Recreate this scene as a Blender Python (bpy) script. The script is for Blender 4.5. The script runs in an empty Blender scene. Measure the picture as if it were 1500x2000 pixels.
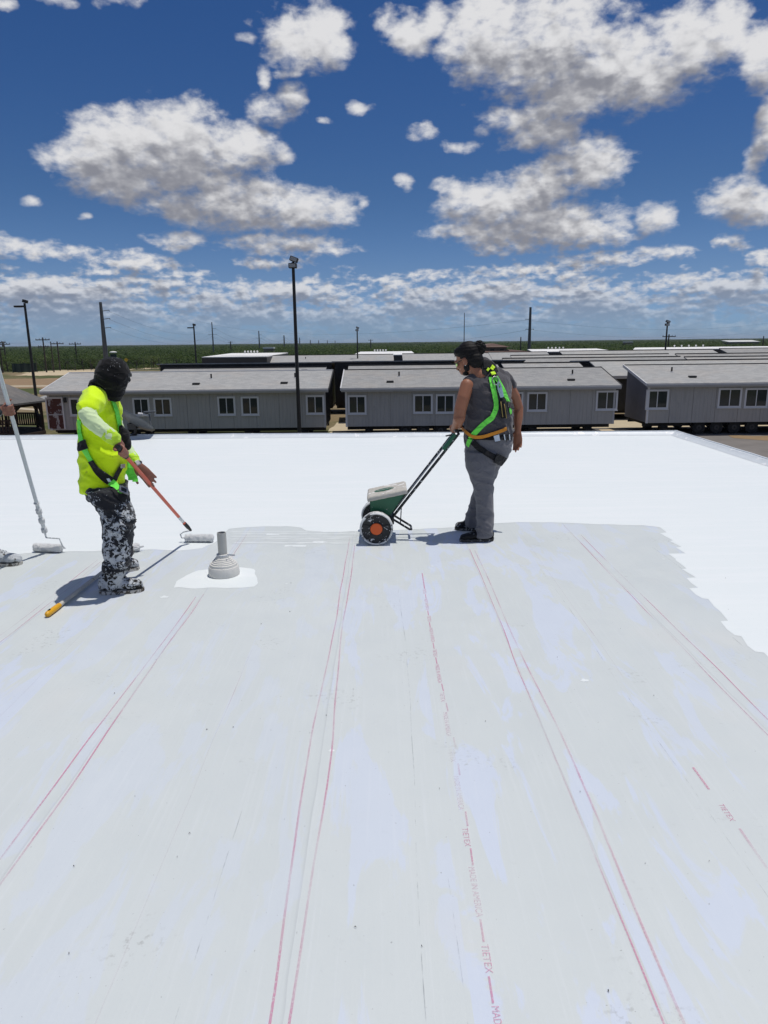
import bpy, bmesh, math, random
import numpy as np
from mathutils import Vector, Matrix, noise
from mathutils.bvhtree import BVHTree

random.seed(7)
rng = np.random.default_rng(7)
SC = bpy.context.scene
COL = SC.collection

# ------------------------------------------------------------------ camera
FPX, CAM_H = 1387.0, 1.72
PITCH, ROLL = math.atan(332 / 1387), math.radians(0.62)
FWD = Vector((0, math.cos(PITCH), -math.sin(PITCH)))
_u0 = Vector((1, 0, 0)).cross(FWD)
RIGHT = math.cos(ROLL) * Vector((1, 0, 0)) - math.sin(ROLL) * _u0
UP = math.sin(ROLL) * Vector((1, 0, 0)) + math.cos(ROLL) * _u0
CAMPOS = Vector((0, 0, CAM_H))
cam_data = bpy.data.cameras.new('camera')
cam_data.sensor_fit = 'VERTICAL'
cam_data.sensor_height = 36.0
cam_data.lens = FPX / 2000 * 36.0
cam_data.clip_start, cam_data.clip_end = 0.05, 20000
cam = bpy.data.objects.new('camera', cam_data)
COL.objects.link(cam)
cam.matrix_world = Matrix((
    (RIGHT.x, UP.x, -FWD.x, CAMPOS.x), (RIGHT.y, UP.y, -FWD.y, CAMPOS.y),
    (RIGHT.z, UP.z, -FWD.z, CAMPOS.z), (0, 0, 0, 1)))
SC.camera = cam

# measured in the photograph (1500 x 2000) -> places in the world
def sight(x, y):
    return (FWD * FPX + RIGHT * (x - 750) - UP * (y - 1000)).normalized()
def PZ(x, y, z=0.0):                     # where that line of sight meets height z
    d = sight(x, y); return CAMPOS + d * ((z - CAM_H) / d.z)
def PY(x, y, Y):                         # ... meets the upright plane at distance Y
    d = sight(x, y); return CAMPOS + d * (Y / d.y)

# ------------------------------------------------------------------ light
SUN_DIR = Vector((0.205, 0.05, 1.0)).normalized()
SUN_EL = math.asin(SUN_DIR.z)
SUN_AZ = math.atan2(SUN_DIR.x, SUN_DIR.y)
sun_data = bpy.data.lights.new('sun', 'SUN')
sun_data.energy = 4.2
sun_data.angle = math.radians(0.53)
sun_data.color = (1.0, 0.96, 0.9)
sun = bpy.data.objects.new('sun', sun_data)
COL.objects.link(sun)
sun.rotation_euler = SUN_DIR.to_track_quat('Z', 'Y').to_euler()

vs = SC.view_settings
vs.view_transform = 'Standard'; vs.look = 'None'; vs.gamma = 1.0
vs.use_curve_mapping = False
vs.exposure = -0.45
SC.cycles.max_bounces = 6
SC.cycles.diffuse_bounces = 3
SC.cycles.glossy_bounces = 3
SC.cycles.transparent_max_bounces = 12
SC.cycles.use_adaptive_sampling = True
SC.cycles.use_denoising = True

# ------------------------------------------------------------------ node helpers
class NT:
    def __init__(s, tree): s.t = tree
    def n(s, typ, **kw):
        nd = s.t.nodes.new(typ)
        for k, v in kw.items(): setattr(nd, k, v)
        return nd
    def put(s, sock, v):
        if isinstance(v, bpy.types.NodeSocket): s.t.links.new(v, sock)
        elif v is not None: sock.default_value = v
    def m(s, op, a, b=None, c=None, clamp=False):
        nd = s.n('ShaderNodeMath', operation=op, use_clamp=clamp)
        for i, v in enumerate((a, b, c)):
            if v is not None: s.put(nd.inputs[i], v)
        return nd.outputs[0]
    def vm(s, op, a, b=None, c=None):
        nd = s.n('ShaderNodeVectorMath', operation=op)
        for i, v in enumerate((a, b, c)):
            if v is not None: s.put(nd.inputs[i], v)
        return nd.outputs['Value'] if op in ('DOT_PRODUCT', 'LENGTH', 'DISTANCE') else nd.outputs[0]
    def noise(s, vec, scale, detail=4, rough=0.5, dist=0.0, out=0, lac=2.0):
        nd = s.n('ShaderNodeTexNoise')
        if vec is not None: s.put(nd.inputs['Vector'], vec)
        nd.inputs['Scale'].default_value = scale; nd.inputs['Detail'].default_value = detail
        nd.inputs['Roughness'].default_value = rough; nd.inputs['Distortion'].default_value = dist
        nd.inputs['Lacunarity'].default_value = lac
        return nd.outputs[out]
    def ramp(s, f, *stops, interp='LINEAR'):
        nd = s.n('ShaderNodeValToRGB'); cr = nd.color_ramp; cr.interpolation = interp
        while len(cr.elements) < len(stops): cr.elements.new(0.5)
        for e, (p, c) in zip(cr.elements, stops):
            e.position = p
            e.color = (c, c, c, 1) if isinstance(c, (int, float)) else (*c, 1)
        s.put(nd.inputs[0], f); return nd.outputs[0]
    def mix(s, f, a, b, blend='MIX'):
        nd = s.n('ShaderNodeMix', data_type='RGBA', blend_type=blend)
        s.put(nd.inputs[0], f)
        for i, v in ((6, a), (7, b)):
            if isinstance(v, tuple) and len(v) == 3: v = (*v, 1)
            s.put(nd.inputs[i], v)
        return nd.outputs[2]
    def sstep(s, f, a, b, lo=0.0, hi=1.0):
        nd = s.n('ShaderNodeMapRange', interpolation_type='SMOOTHSTEP')
        s.put(nd.inputs[0], f)
        for i, v in ((1, a), (2, b), (3, lo), (4, hi)): s.put(nd.inputs[i], v)
        return nd.outputs[0]
    def lstep(s, f, a, b, lo=0.0, hi=1.0):
        nd = s.n('ShaderNodeMapRange'); s.put(nd.inputs[0], f)
        for i, v in ((1, a), (2, b), (3, lo), (4, hi)): s.put(nd.inputs[i], v)
        return nd.outputs[0]
    def xyz(s, v):
        nd = s.n('ShaderNodeSeparateXYZ'); s.put(nd.inputs[0], v); return nd.outputs
    def vec(s, x, y, z=0.0):
        nd = s.n('ShaderNodeCombineXYZ')
        for i, v in enumerate((x, y, z)): s.put(nd.inputs[i], v)
        return nd.outputs[0]

# ------------------------------------------------------------------ sky
# cumulus in the direction the photograph looks: azimuth, elevation, half width, half height
# (one unit is 4.13 degrees)
CLOUDS = [
    (-5.45,3.02,0.47,0.24), (-4.86,3.0,0.73,0.36), (-4.34,3.34,0.91,0.41), (-3.62,3.44,0.94,0.44),
    (-2.86,3.3,0.88,0.39), (-2.2,3.3,0.54,0.31), (-1.77,3.22,0.38,0.19), (-4.57,2.7,0.87,0.31),
    (-3.71,2.95,1.29,0.39), (-3.32,2.37,1.01,0.29), (-2.43,2.39,1.18,0.41), (-1.43,2.32,0.88,0.32),
    (-0.83,2.2,0.47,0.2), (-0.36,2.39,0.24,0.15), (-2.8,2.12,1.26,0.18), (-3.67,1.8,0.65,0.2),
    (-6.19,1.61,0.77,0.21), (-5.33,1.55,0.52,0.16), (-4.35,1.42,0.9,0.22), (-3.67,1.21,0.59,0.16),
    (-4.96,1.23,0.75,0.13), (-1.73,1.72,1.16,0.23), (-1.17,1.68,0.89,0.17), (-2.02,1.39,0.93,0.14),
    (-1.24,4.93,0.72,0.4), (-1.58,5.02,0.44,0.26), (-0.85,4.76,0.41,0.29), (-1.81,3.92,0.52,0.25),
    (-1.47,4.1,0.25,0.24), (-1.96,4.38,0.18,0.21), (-2.28,4.86,0.24,0.1), (-1.57,4.43,0.4,0.1),
    (-0.38,3.91,0.33,0.14), (-0.99,3.77,0.16,0.08), (-5.25,5.1,0.46,0.13), (-4.36,5.19,0.56,0.13),
    (-5.99,4.97,0.22,0.14), (0.53,4.98,0.51,0.31), (0.93,5.12,0.26,0.27), (1.94,4.87,0.87,0.61),
    (2.98,4.67,1.27,0.69), (4.0,4.3,1.15,0.56), (5.24,4.5,0.69,0.5), (5.61,4.52,0.41,0.39), (3.18,3.94,0.94,0.35),
    (2.41,3.66,0.62,0.26), (2.86,3.48,0.7,0.3), (4.41,4.12,0.97,0.42), (6.18,4.11,0.33,0.4),
    (6.36,3.17,0.25,0.39), (0.76,3.54,0.33,0.17), (1.44,3.34,0.5,0.13), (3.58,2.95,0.7,0.36),
    (2.81,2.58,0.98,0.34), (2.0,2.38,0.91,0.38), (1.26,2.71,0.55,0.18), (0.43,2.8,0.22,0.18),
    (1.46,1.95,0.97,0.19), (2.83,1.95,1.53,0.37), (3.73,1.8,0.83,0.27), (2.21,1.6,1.01,0.14),
    (4.81,2.04,0.33,0.26), (4.45,1.9,0.3,0.11), (6.15,2.25,0.65,0.29), (6.46,2.05,0.45,0.28),
    (6.06,1.54,0.36,0.16), (6.53,1.31,0.3,0.19), (0.81,1.17,0.85,0.14), (2.4,1.23,1.38,0.16),
    (3.75,1.34,1.05,0.19), (4.9,1.44,0.71,0.17), (6.03,1.01,0.7,0.13), (-5.96,2.31,0.31,0.12),
    (-5.15,2.13,0.18,0.1)]

def cloud_field():
    g = bpy.data.node_groups.new('cloud_field', 'ShaderNodeTree')
    g.interface.new_socket('Q', in_out='INPUT', socket_type='NodeSocketVector')
    g.interface.new_socket('F', in_out='OUTPUT', socket_type='NodeSocketFloat')
    g.interface.new_socket('S', in_out='OUTPUT', socket_type='NodeSocketFloat')
    k = NT(g); gi = k.n('NodeGroupInput'); go = k.n('NodeGroupOutput')
    q0 = gi.outputs[0]
    # large warp so that the outlines are not ellipses
    wn = k.noise(q0, 0.9, 2, 0.5, out=1)
    w = k.vm('MULTIPLY_ADD', k.vm('SUBTRACT', wn, (0.5, 0.5, 0.5)), (0.75, 0.32, 0.0), q0)
    acc = None
    for cx, cy, rx, ry in CLOUDS:
        f_ = min(1.0, max(0.0, (ry - 0.16) / 0.2)); ry *= 1.0 + 0.27 * f_; rx *= 1.0 + 0.14 * f_
        p = k.vm('MULTIPLY_ADD', w, (1 / rx, 1 / ry, 0), (-cx / rx, -cy / ry, 0))
        d = k.vm('DOT_PRODUCT', p, p)
        if ry < 0.34: d = k.m('ADD', d, min(0.55, (0.34 - ry) * 2.6))
        acc = d if acc is None else k.m('SMOOTH_MIN', acc, d, 0.35)
    F = k.m('MULTIPLY', k.m('SUBTRACT', 1.0, k.m('MINIMUM', acc, 5.0)), 0.85)
    qx, qy, qz = k.xyz(q0)
    # all the rest of the sky carries the same kind of broken cumulus
    absx = k.m('ABSOLUTE', qx)
    outside = k.m('MAXIMUM', k.sstep(absx, 7.0, 9.5), k.sstep(qy, 5.6, 7.6))
    gen = k.noise(k.vm('MULTIPLY', q0, (0.42, 0.75, 1.0)), 1.0, 2, 0.5)
    gF = k.m('MULTIPLY_ADD', k.m('SUBTRACT', gen, 0.53), 4.5, 0.0)
    gF = k.m('SUBTRACT', gF, k.m('MULTIPLY', k.m('SUBTRACT', 1.0, outside), 3.0))
    # rows of far clouds that close up towards the horizon
    rowv = k.vec(k.m('MULTIPLY', qx, 0.9), k.m('MULTIPLY', qy, 2.9), 3.7)
    row = k.noise(rowv, 1.0, 3, 0.55)
    rowc = k.m('MULTIPLY', k.sstep(qy, 1.75, 0.75), k.sstep(qy, -0.1, 0.25, 0.75, 1.0))
    rF = k.m('MULTIPLY_ADD', k.m('SUBTRACT', row, 0.42), 3.2, k.m('MULTIPLY_ADD', rowc, 1.95, -1.5))
    F = k.m('MAXIMUM', F, k.m('MAXIMUM', gF, rF))
    # billows: finer towards the horizon, where the clouds are farther away
    nA = k.noise(k.vm('MULTIPLY', q0, (1.0, 1.25, 1.0)), 1.9, 8, 0.53, 0.25)
    nB = k.noise(k.vm('MULTIPLY', q0, (1.0, 1.9, 1.0)), 4.4, 6, 0.53, 0.2)
    far = k.sstep(qy, 2.2, 0.7)
    wB = k.m('MULTIPLY_ADD', far, 0.62, 0.38)
    nn = k.m('ADD', k.m('MULTIPLY', nA, k.m('SUBTRACT', 1.0, wB)), k.m('MULTIPLY', nB, wB))
    k.put(go.inputs[0], k.m('MULTIPLY_ADD', k.m('SUBTRACT', nn, 0.49), 3.1, F))
    soft = k.noise(k.vm('MULTIPLY', q0, (1.0, 1.35, 1.0)), 1.9, 3, 0.5, 0.2)
    soft2 = k.noise(k.vm('MULTIPLY', q0, (1.0, 1.6, 1.0)), 4.4, 2.5, 0.5, 0.1)
    sn = k.m('ADD', k.m('MULTIPLY', soft, k.m('SUBTRACT', 1.0, wB)), k.m('MULTIPLY', soft2, wB))
    k.put(go.inputs[1], k.m('MULTIPLY_ADD', k.m('SUBTRACT', sn, 0.49), 2.8, F))
    return g

world = bpy.data.worlds.new('World')
SC.world = world
world.use_nodes = True
world.node_tree.nodes.clear()
W = NT(world.node_tree)
wout = W.n('ShaderNodeOutputWorld')
skyn = W.n('ShaderNodeTexSky', sky_type='NISHITA')
skyn.sun_disc = False
skyn.sun_elevation = SUN_EL
skyn.sun_rotation = SUN_AZ
skyn.altitude = 150
skyn.air_density = 1.0; skyn.dust_density = 0.4; skyn.ozone_density = 1.5
SKY_STRENGTH = 0.058
gdir = W.n('ShaderNodeTexCoord').outputs['Generated']
dx, dy, dz = W.xyz(gdir)
az = W.m('MULTIPLY', W.m('ARCTAN2', dx, dy), 13.87)
el = W.m('MULTIPLY', W.m('ARCSINE', dz), 13.87)
Q = W.vec(az, el, 0.0)
fld = cloud_field()
def field(v):
    nd = W.n('ShaderNodeGroup', node_tree=fld); W.put(nd.inputs[0], v); return nd.outputs
lift = W.m('MULTIPLY_ADD', W.m('MINIMUM', W.m('MAXIMUM', el, 0.0), 5.0), 0.05, 0.03)
f0, s0 = field(Q)
_, f1 = field(W.vm('ADD', Q, W.vec(W.m('MULTIPLY', lift, 0.35), lift, 0.0)))
_, s2 = field(W.vm('ADD', Q, W.vec(0.0, W.m('MULTIPLY', lift, 1.5), 0.0)))
_, s3 = field(W.vm('ADD', Q, W.vec(0.05, W.m('MULTIPLY', lift, 3.6), 0.0)))
pos = lambda v: W.m('MAXIMUM', v, 0.0)
alpha = W.sstep(f0, -0.20, 0.85)
# cloud standing above a point takes the sunlight from it: flat bases go grey
dens = W.m('ADD', W.m('MULTIPLY', pos(f1), 0.20), W.m('ADD', W.m('MULTIPLY', pos(s2), 0.30), W.m('MULTIPLY', pos(W.m('ADD', s3, 0.05)), 1.25)))
relief = W.m('MULTIPLY', W.m('SUBTRACT', s0, f1), 0.46)
lit = W.m('ADD', W.m('POWER', 2.718, W.m('MULTIPLY', dens, -1.0)), relief)
shade = W.m('MINIMUM', W.m('MAXIMUM', lit, 0.0), 1.0)
CLOUD_LIT, CLOUD_SHADE = (1.0, 1.0, 1.02), (0.335, 0.345, 0.40)
ccol = W.mix(W.sstep(shade, 0.0, 1.0), CLOUD_SHADE, CLOUD_LIT)
skyc = W.mix(1.0, skyn.outputs[0], (SKY_STRENGTH,) * 3, 'MULTIPLY')
hsv = W.n('ShaderNodeHueSaturation'); hsv.inputs['Saturation'].default_value = 1.28
W.put(hsv.inputs['Color'], skyc)
skyc = W.mix(1.0, hsv.outputs[0], W.mix(W.sstep(el, -0.2, 2.8), W.mix(W.sstep(el, -0.1, 1.3), (0.74, 1.32, 2.9), (0.92, 1.16, 1.95)), (0.80, 0.98, 1.36)), 'MULTIPLY')
# distance takes the contrast out of the far rows
farfade = W.sstep(el, 1.4, 0.0, 0.0, 0.78)
ccol = W.mix(farfade, ccol, skyc)
alpha = W.m('MULTIPLY', alpha, W.sstep(el, -0.05, 0.5, 0.55, 1.0))
skymix = W.mix(alpha, skyc, ccol)
bg = W.n('ShaderNodeBackground')
bg.inputs['Strength'].default_value = 1.0
W.put(bg.inputs['Color'], skymix)
W.put(wout.inputs['Surface'], bg.outputs[0])
world.cycles.sampling_method = 'MANUAL'
world.cycles.sample_map_resolution = 512

# ------------------------------------------------------------------ mesh helpers
class MB:
    """collects vertices and faces, then links them as ONE mesh object"""
    def __init__(s): s.v = []; s.f = []; s.mi = []; s.cur = 0
    def add(s, vs_, fs_, M=None):
        o = len(s.v)
        s.v += [tuple(M @ Vector(p)) if M is not None else tuple(p) for p in vs_]
        for f in fs_: s.f.append([o + i for i in f]); s.mi.append(s.cur)
        return s
    def box(s, x0, y0, z0, x1, y1, z1, M=None):
        return s.add([(x0,y0,z0),(x1,y0,z0),(x1,y1,z0),(x0,y1,z0),(x0,y0,z1),(x1,y0,z1),(x1,y1,z1),(x0,y1,z1)],
                     [(0,3,2,1),(4,5,6,7),(0,1,5,4),(1,2,6,5),(2,3,7,6),(3,0,4,7)], M)
    def cbox(s, c, sx, sy, sz, M=None):
        return s.box(c[0]-sx/2, c[1]-sy/2, c[2]-sz/2, c[0]+sx/2, c[1]+sy/2, c[2]+sz/2, M)
    def bbox(s, x0, y0, z0, x1, y1, z1, b, M=None):
        """box with chamfered edges"""
        bm = bmesh.new(); bmesh.ops.create_cube(bm, size=1)
        for v in bm.verts:
            v.co = Vector(((x0+x1)/2+v.co.x*(x1-x0), (y0+y1)/2+v.co.y*(y1-y0), (z0+z1)/2+v.co.z*(z1-z0)))
        bmesh.ops.bevel(bm, geom=list(bm.edges), offset=b, segments=2, affect='EDGES', profile=0.5)
        bm.verts.index_update()
        s.add([v.co for v in bm.verts], [[v.index for v in f.verts] for f in bm.faces], M); bm.free(); return s
    def tube(s, pts, r, n=8, caps=True, M=None):
        pts = [Vector(p) for p in pts]; rs = r if isinstance(r, (list, tuple)) else [r]*len(pts)
        ref = None; rings = []
        for i, p in enumerate(pts):
            t = (pts[min(i+1, len(pts)-1)] - pts[max(i-1, 0)]).normalized()
            if ref is None: ref = t.orthogonal().normalized()
            ref = (ref - t*ref.dot(t))
            ref = ref.normalized() if ref.length > 1e-6 else t.orthogonal().normalized()
            b = t.cross(ref)
            rings.append([p + (ref*math.cos(2*math.pi*k/n) + b*math.sin(2*math.pi*k/n))*rs[i] for k in range(n)])
        vv = [q for rg in rings for q in rg]; ff = []
        for i in range(len(pts)-1):
            for k in range(n):
                ff.append((i*n+k, i*n+(k+1)%n, (i+1)*n+(k+1)%n, (i+1)*n+k))
        if caps: ff.append(list(range(n))[::-1]); ff.append([(len(pts)-1)*n+k for k in range(n)])
        return s.add(vv, ff, M)
    def loft(s, secs, n=16, M=None, caps=True):
        """secs: (centre, half axis a, half axis b)"""
        vv = []; ff = []
        for c, a, b in secs:
            c, a, b = Vector(c), Vector(a), Vector(b)
            vv += [c + a*math.cos(2*math.pi*k/n) + b*math.sin(2*math.pi*k/n) for k in range(n)]
        for i in range(len(secs)-1):
            for k in range(n): ff.append((i*n+k, i*n+(k+1)%n, (i+1)*n+(k+1)%n, (i+1)*n+k))
        if caps: ff.append(list(range(n))[::-1]); ff.append([(len(secs)-1)*n+k for k in range(n)])
        return s.add(vv, ff, M)
    def lathe(s, prof, n=24, M=None, caps=True):
        """prof: (radius, z) from bottom to top about the z axis"""
        vv = []; ff = []
        for r, z in prof: vv += [(r*math.cos(2*math.pi*k/n), r*math.sin(2*math.pi*k/n), z) for k in range(n)]
        for i in range(len(prof)-1):
            for k in range(n): ff.append((i*n+k, i*n+(k+1)%n, (i+1)*n+(k+1)%n, (i+1)*n+k))
        if caps: ff.append(list(range(n))[::-1]); ff.append([(len(prof)-1)*n+k for k in range(n)])
        return s.add(vv, ff, M)
    def ball(s, c, rx, ry, rz, n=16, m=10, R=None):
        c = Vector(c); vv = []; ff = []
        for i in range(m+1):
            th = math.pi*i/m
            for k in range(n):
                ph = 2*math.pi*k/n
                p = Vector((rx*math.sin(th)*math.cos(ph), ry*math.sin(th)*math.sin(ph), -rz*math.cos(th)))
                vv.append(c + (R @ p if R is not None else p))
        for i in range(m):
            for k in range(n): ff.append((i*n+k, i*n+(k+1)%n, (i+1)*n+(k+1)%n, (i+1)*n+k))
        return s.add(vv, ff)
    def prism(s, poly, d, M=None):
        """poly: list of 3-D points in a plane, extruded by vector d"""
        n = len(poly); d = Vector(d); vv = [Vector(p) for p in poly] + [Vector(p)+d for p in poly]
        return s.add(vv, [list(range(n))[::-1], list(range(n, 2*n))] + [(i, (i+1)%n, n+(i+1)%n, n+i) for i in range(n)], M)
    def quad(s, *p): return s.add(p, [list(range(len(p)))])
    def mesh(s, name, mats, smooth=False):
        me = bpy.data.meshes.new(name); me.from_pydata(s.v, [], s.f)
        for m in (mats if isinstance(mats, (list, tuple)) else [mats]):
            if m is not None: me.materials.append(m)
        if len(me.materials) > 1: me.polygons.foreach_set('material_index', s.mi)
        bm = bmesh.new(); bm.from_mesh(me)
        bmesh.ops.recalc_face_normals(bm, faces=bm.faces); bm.to_mesh(me); bm.free()
        if smooth:
            me.polygons.foreach_set('use_smooth', [True]*len(me.polygons))
            if smooth != True: me.set_sharp_from_angle(angle=math.radians(smooth))
        me.update(); return me
    def build(s, name, mats, parent=None, smooth=False, loc=None):
        o = bpy.data.objects.new(name, s.mesh(name, mats, smooth)); COL.objects.link(o)
        if parent is not None: o.parent = parent
        if loc is not None: o.location = loc
        return o

def part(name, me, parent, loc=(0,0,0), rz=0.0):
    o = bpy.data.objects.new(name, me); COL.objects.link(o); o.parent = parent
    o.location = loc; o.rotation_euler = (0, 0, rz); return o
def tag(o, label, cat, group=None):
    o['label'] = label; o['category'] = cat
    if group: o['group'] = group
    return o
def thing(name, loc, label, cat, group=None, rz=0.0):
    o = bpy.data.objects.new(name, None); COL.objects.link(o); o.location = loc
    o.rotation_euler = (0, 0, rz); o.empty_display_size = 0.2
    return tag(o, label, cat, group)
def struct(o): o['kind'] = 'structure'; return o
def stuff(o): o['kind'] = 'stuff'; return o
def at(o):                               # inverse of the thing's place, to write parts in world measures
    return Matrix.Translation(o.location).inverted()
def copy_tree(src, loc, label=None, rz=None):
    def cp(o, par):
        c = o.copy(); COL.objects.link(c)
        if par is not None: c.parent = par
        for ch in o.children: cp(ch, c)
        return c
    c = cp(src, None); c.location = loc
    if rz is not None: c.rotation_euler = (0, 0, rz)
    if label: c['label'] = label
    return c

# ------------------------------------------------------------------ materials
def new_mat(name, rough=0.6, spec=0.4, metal=0.0):
    m = bpy.data.materials.new(name); m.use_nodes = True
    k = NT(m.node_tree); b = m.node_tree.nodes['Principled BSDF']
    b.inputs['Roughness'].default_value = rough; b.inputs['Specular IOR Level'].default_value = spec
    b.inputs['Metallic'].default_value = metal
    return m, k, b
def bump(k, b, h, strength=0.3, dist=0.01):
    nd = k.n('ShaderNodeBump'); nd.inputs['Strength'].default_value = strength
    nd.inputs['Distance'].default_value = dist; k.put(nd.inputs['Height'], h); k.put(b.inputs['Normal'], nd.outputs[0])
def obj_co(k): return k.n('ShaderNodeTexCoord').outputs['Object']
def world_co(k): return k.n('ShaderNodeNewGeometry').outputs['Position']
def plain(name, col, rough=0.6, var=0.12, scale=6.0, bmp=0.15, metal=0.0, spec=0.4, splat=None, splat_col=(0.75,0.76,0.76), sscale=30.0, bd=0.004):
    """paint, cloth, metal: a base colour that varies a little, with wear and optionally dried paint spots"""
    m, k, b = new_mat(name, rough, spec, metal); co = obj_co(k)
    f = k.noise(co, scale, 5, 0.6)
    c = k.mix(f, tuple(v*(1-var) for v in col), tuple(min(1, v*(1+var)) for v in col))
    if splat is not None:
        s1 = k.noise(co, sscale, 6, 0.62, 0.6)
        s = k.sstep(s1, splat, splat+0.035)
        c = k.mix(s, c, splat_col)
        f = k.m('ADD', f, k.m('MULTIPLY', s, 0.8))
    k.put(b.inputs['Base Color'], c)
    if bmp: bump(k, b, k.m('ADD', f, k.m('MULTIPLY', k.noise(co, scale*14, 3, 0.6), 0.4)), bmp, bd)
    return m

# ------------------------------------------------------------------ the roof being coated
GZ = -3.3                                # ground level below the roof surface

def membrane_material():
    m, k, b = new_mat('primed_fabric', 0.5, 0.35)
    P = world_co(k); x, y, z = k.xyz(P)
    sid = k.m('FLOOR', k.m('MULTIPLY_ADD', x, 1.0, 0.28))          # metre-wide strips of fabric
    hid = k.m('FLOOR', k.m('MULTIPLY_ADD', x, 2.0, 0.56))
    wob = k.m('MULTIPLY', k.m('SUBTRACT', k.noise(P, 3.0, 2), 0.5), 0.02)
    sfrac = k.m('FRACT', k.m('ADD', k.m('MULTIPLY_ADD', x, 1.0, 0.28), wob))
    v = k.vec(k.m('MULTIPLY', x, 1.6), k.m('MULTIPLY', y, 0.55), k.m('MULTIPLY', sid, 5.3))
    big = k.noise(v, 1.0, 5, 0.55, 0.4)
    v2 = k.vec(k.m('MULTIPLY', x, 3.8), k.m('MULTIPLY', y, 0.85), k.m('MULTIPLY_ADD', hid, 3.1, 9.0))
    pat = k.noise(v2, 1.3, 7, 0.6, 0.7)
    lil = k.sstep(pat, 0.53, 0.575)
    cid = k.n('ShaderNodeTexWhiteNoise', noise_dimensions='1D'); k.put(cid.inputs['W'], k.m('MULTIPLY', hid, 1.37))
    lil = k.m('MULTIPLY', lil, k.m('MULTIPLY_ADD', cid.outputs[0], 0.65, 0.35))
    base = k.mix(big, (0.545, 0.585, 0.58), (0.625, 0.66, 0.65))
    base = k.mix(k.m('MULTIPLY', lil, 0.68), base, (0.575, 0.635, 0.765))
    warm = k.sstep(k.noise(P, 0.8, 4, 0.6), 0.55, 0.72)
    base = k.mix(k.m('MULTIPLY', warm, 0.45), base, (0.62, 0.625, 0.60))
    # lap of one strip over the next
    lap = k.m('MULTIPLY', k.sstep(sfrac, 0.988, 1.0), 0.36)
    base = k.mix(lap, base, (0.40, 0.42, 0.43))
    # roller strokes along the strips, scuffs and grime from boots
    streak = k.noise(k.vec(k.m('MULTIPLY', x, 60.0), k.m('MULTIPLY', y, 1.4), 0.0), 1.0, 4, 0.6)
    base = k.mix(k.m('MULTIPLY', k.sstep(streak, 0.5, 0.75), 0.16), base, (0.72, 0.745, 0.77))
    g1 = k.sstep(k.noise(P, 2.1, 3, 0.5), 0.57, 0.72)
    g2 = k.sstep(k.noise(P, 38.0, 5, 0.65), 0.53, 0.66)
    base = k.mix(k.m('MULTIPLY', k.m('MULTIPLY', g1, g2), 0.46), base, (0.27, 0.275, 0.26))
    sp = k.sstep(k.noise(P, 75.0, 2, 0.5), 0.735, 0.76)
    base = k.mix(k.m('MULTIPLY', sp, 0.55), base, (0.2, 0.2, 0.2))
    k.put(b.inputs['Base Color'], base)
    weave = k.noise(k.vec(k.m('MULTIPLY', x, 260.0), k.m('MULTIPLY', y, 90.0), 0.0), 1.0, 3, 0.7)
    h = k.m('ADD', k.m('MULTIPLY', weave, 0.35), k.m('ADD', k.m('MULTIPLY', streak, 0.6), k.m('MULTIPLY', k.noise(P, 9.0, 5, 0.6), 1.2)))
    h = k.m('ADD', h, k.m('MULTIPLY', k.sstep(sfrac, 0.97, 1.0), 1.2))
    bump(k, b, h, 0.25, 0.004)
    rg = k.noise(P, 5.0, 4, 0.6); k.put(b.inputs['Roughness'], k.lstep(rg, 0.3, 0.7, 0.42, 0.62))
    return m
def coating_material():
    m, k, b = new_mat('wet_white_coating', 0.45, 0.4)
    P = world_co(k); x, y, z = k.xyz(P)
    roll_ = k.noise(k.vec(k.m('MULTIPLY', x, 0.7), k.m('MULTIPLY', y, 9.0), 0.0), 1.0, 5, 0.6, 0.5)
    big = k.noise(P, 0.7, 4, 0.55)
    c = k.mix(big, (0.735, 0.785, 0.785), (0.785, 0.82, 0.81))
    c = k.mix(k.m('MULTIPLY', k.sstep(roll_, 0.42, 0.68), 0.30), c, (0.85, 0.86, 0.86))
    fresh = k.sstep(k.noise(k.vec(k.m('MULTIPLY', x, 2.0), k.m('MULTIPLY', y, 14.0), 3.0), 1.0, 3, 0.6), 0.70, 0.74)
    c = k.mix(k.m('MULTIPLY', fresh, 0.8), c, (0.88, 0.88, 0.88))
    spk = k.sstep(k.noise(P, 60.0, 2, 0.5), 0.75, 0.77)
    c = k.mix(k.m('MULTIPLY', spk, 0.35), c, (0.45, 0.46, 0.47))
    k.put(b.inputs['Base Color'], c)
    fine = k.noise(k.vec(k.m('MULTIPLY', x, 40.0), k.m('MULTIPLY', y, 120.0), 0.0), 1.0, 4, 0.65)
    bump(k, b, k.m('ADD', k.m('MULTIPLY', fine, 0.5), k.m('MULTIPLY', roll_, 0.16)), 0.22, 0.003)
    b.inputs['Roughness'].default_value = .5; b.inputs['Specular IOR Level'].default_value = .3
    return m
M_MEM = membrane_material()
M_COAT = coating_material()

RB0, RB1 = Vector((-14.0, 13.74, 0)), Vector((5.476, 13.132, 0))   # back edge
RX = 5.44                                                          # right edge
def back_y(x): return RB0.y + (x - RB0.x) / (RB1.x - RB0.x) * (RB1.y - RB0.y)
mb = MB()
mb.prism([(-14, -5, 0), (RX, -5, 0), (RX, back_y(RX), 0), (-14, back_y(-14), 0)], (0, 0, -0.25))
roof = struct(mb.build('roof', M_MEM))
M_OWNWALL = plain('painted_block_wall', (0.45, 0.43, 0.40), 0.8, 0.15, 2.0)
mb = MB(); mb.prism([(-13.9, -4.9, -0.26), (RX-.1, -4.9, -0.26), (RX-.1, back_y(RX)-.1, -0.26), (-13.9, back_y(-14)-.1, -0.26)], (0, 0, GZ+0.26))
struct(mb.build('building_wall', M_OWNWALL))

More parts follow.
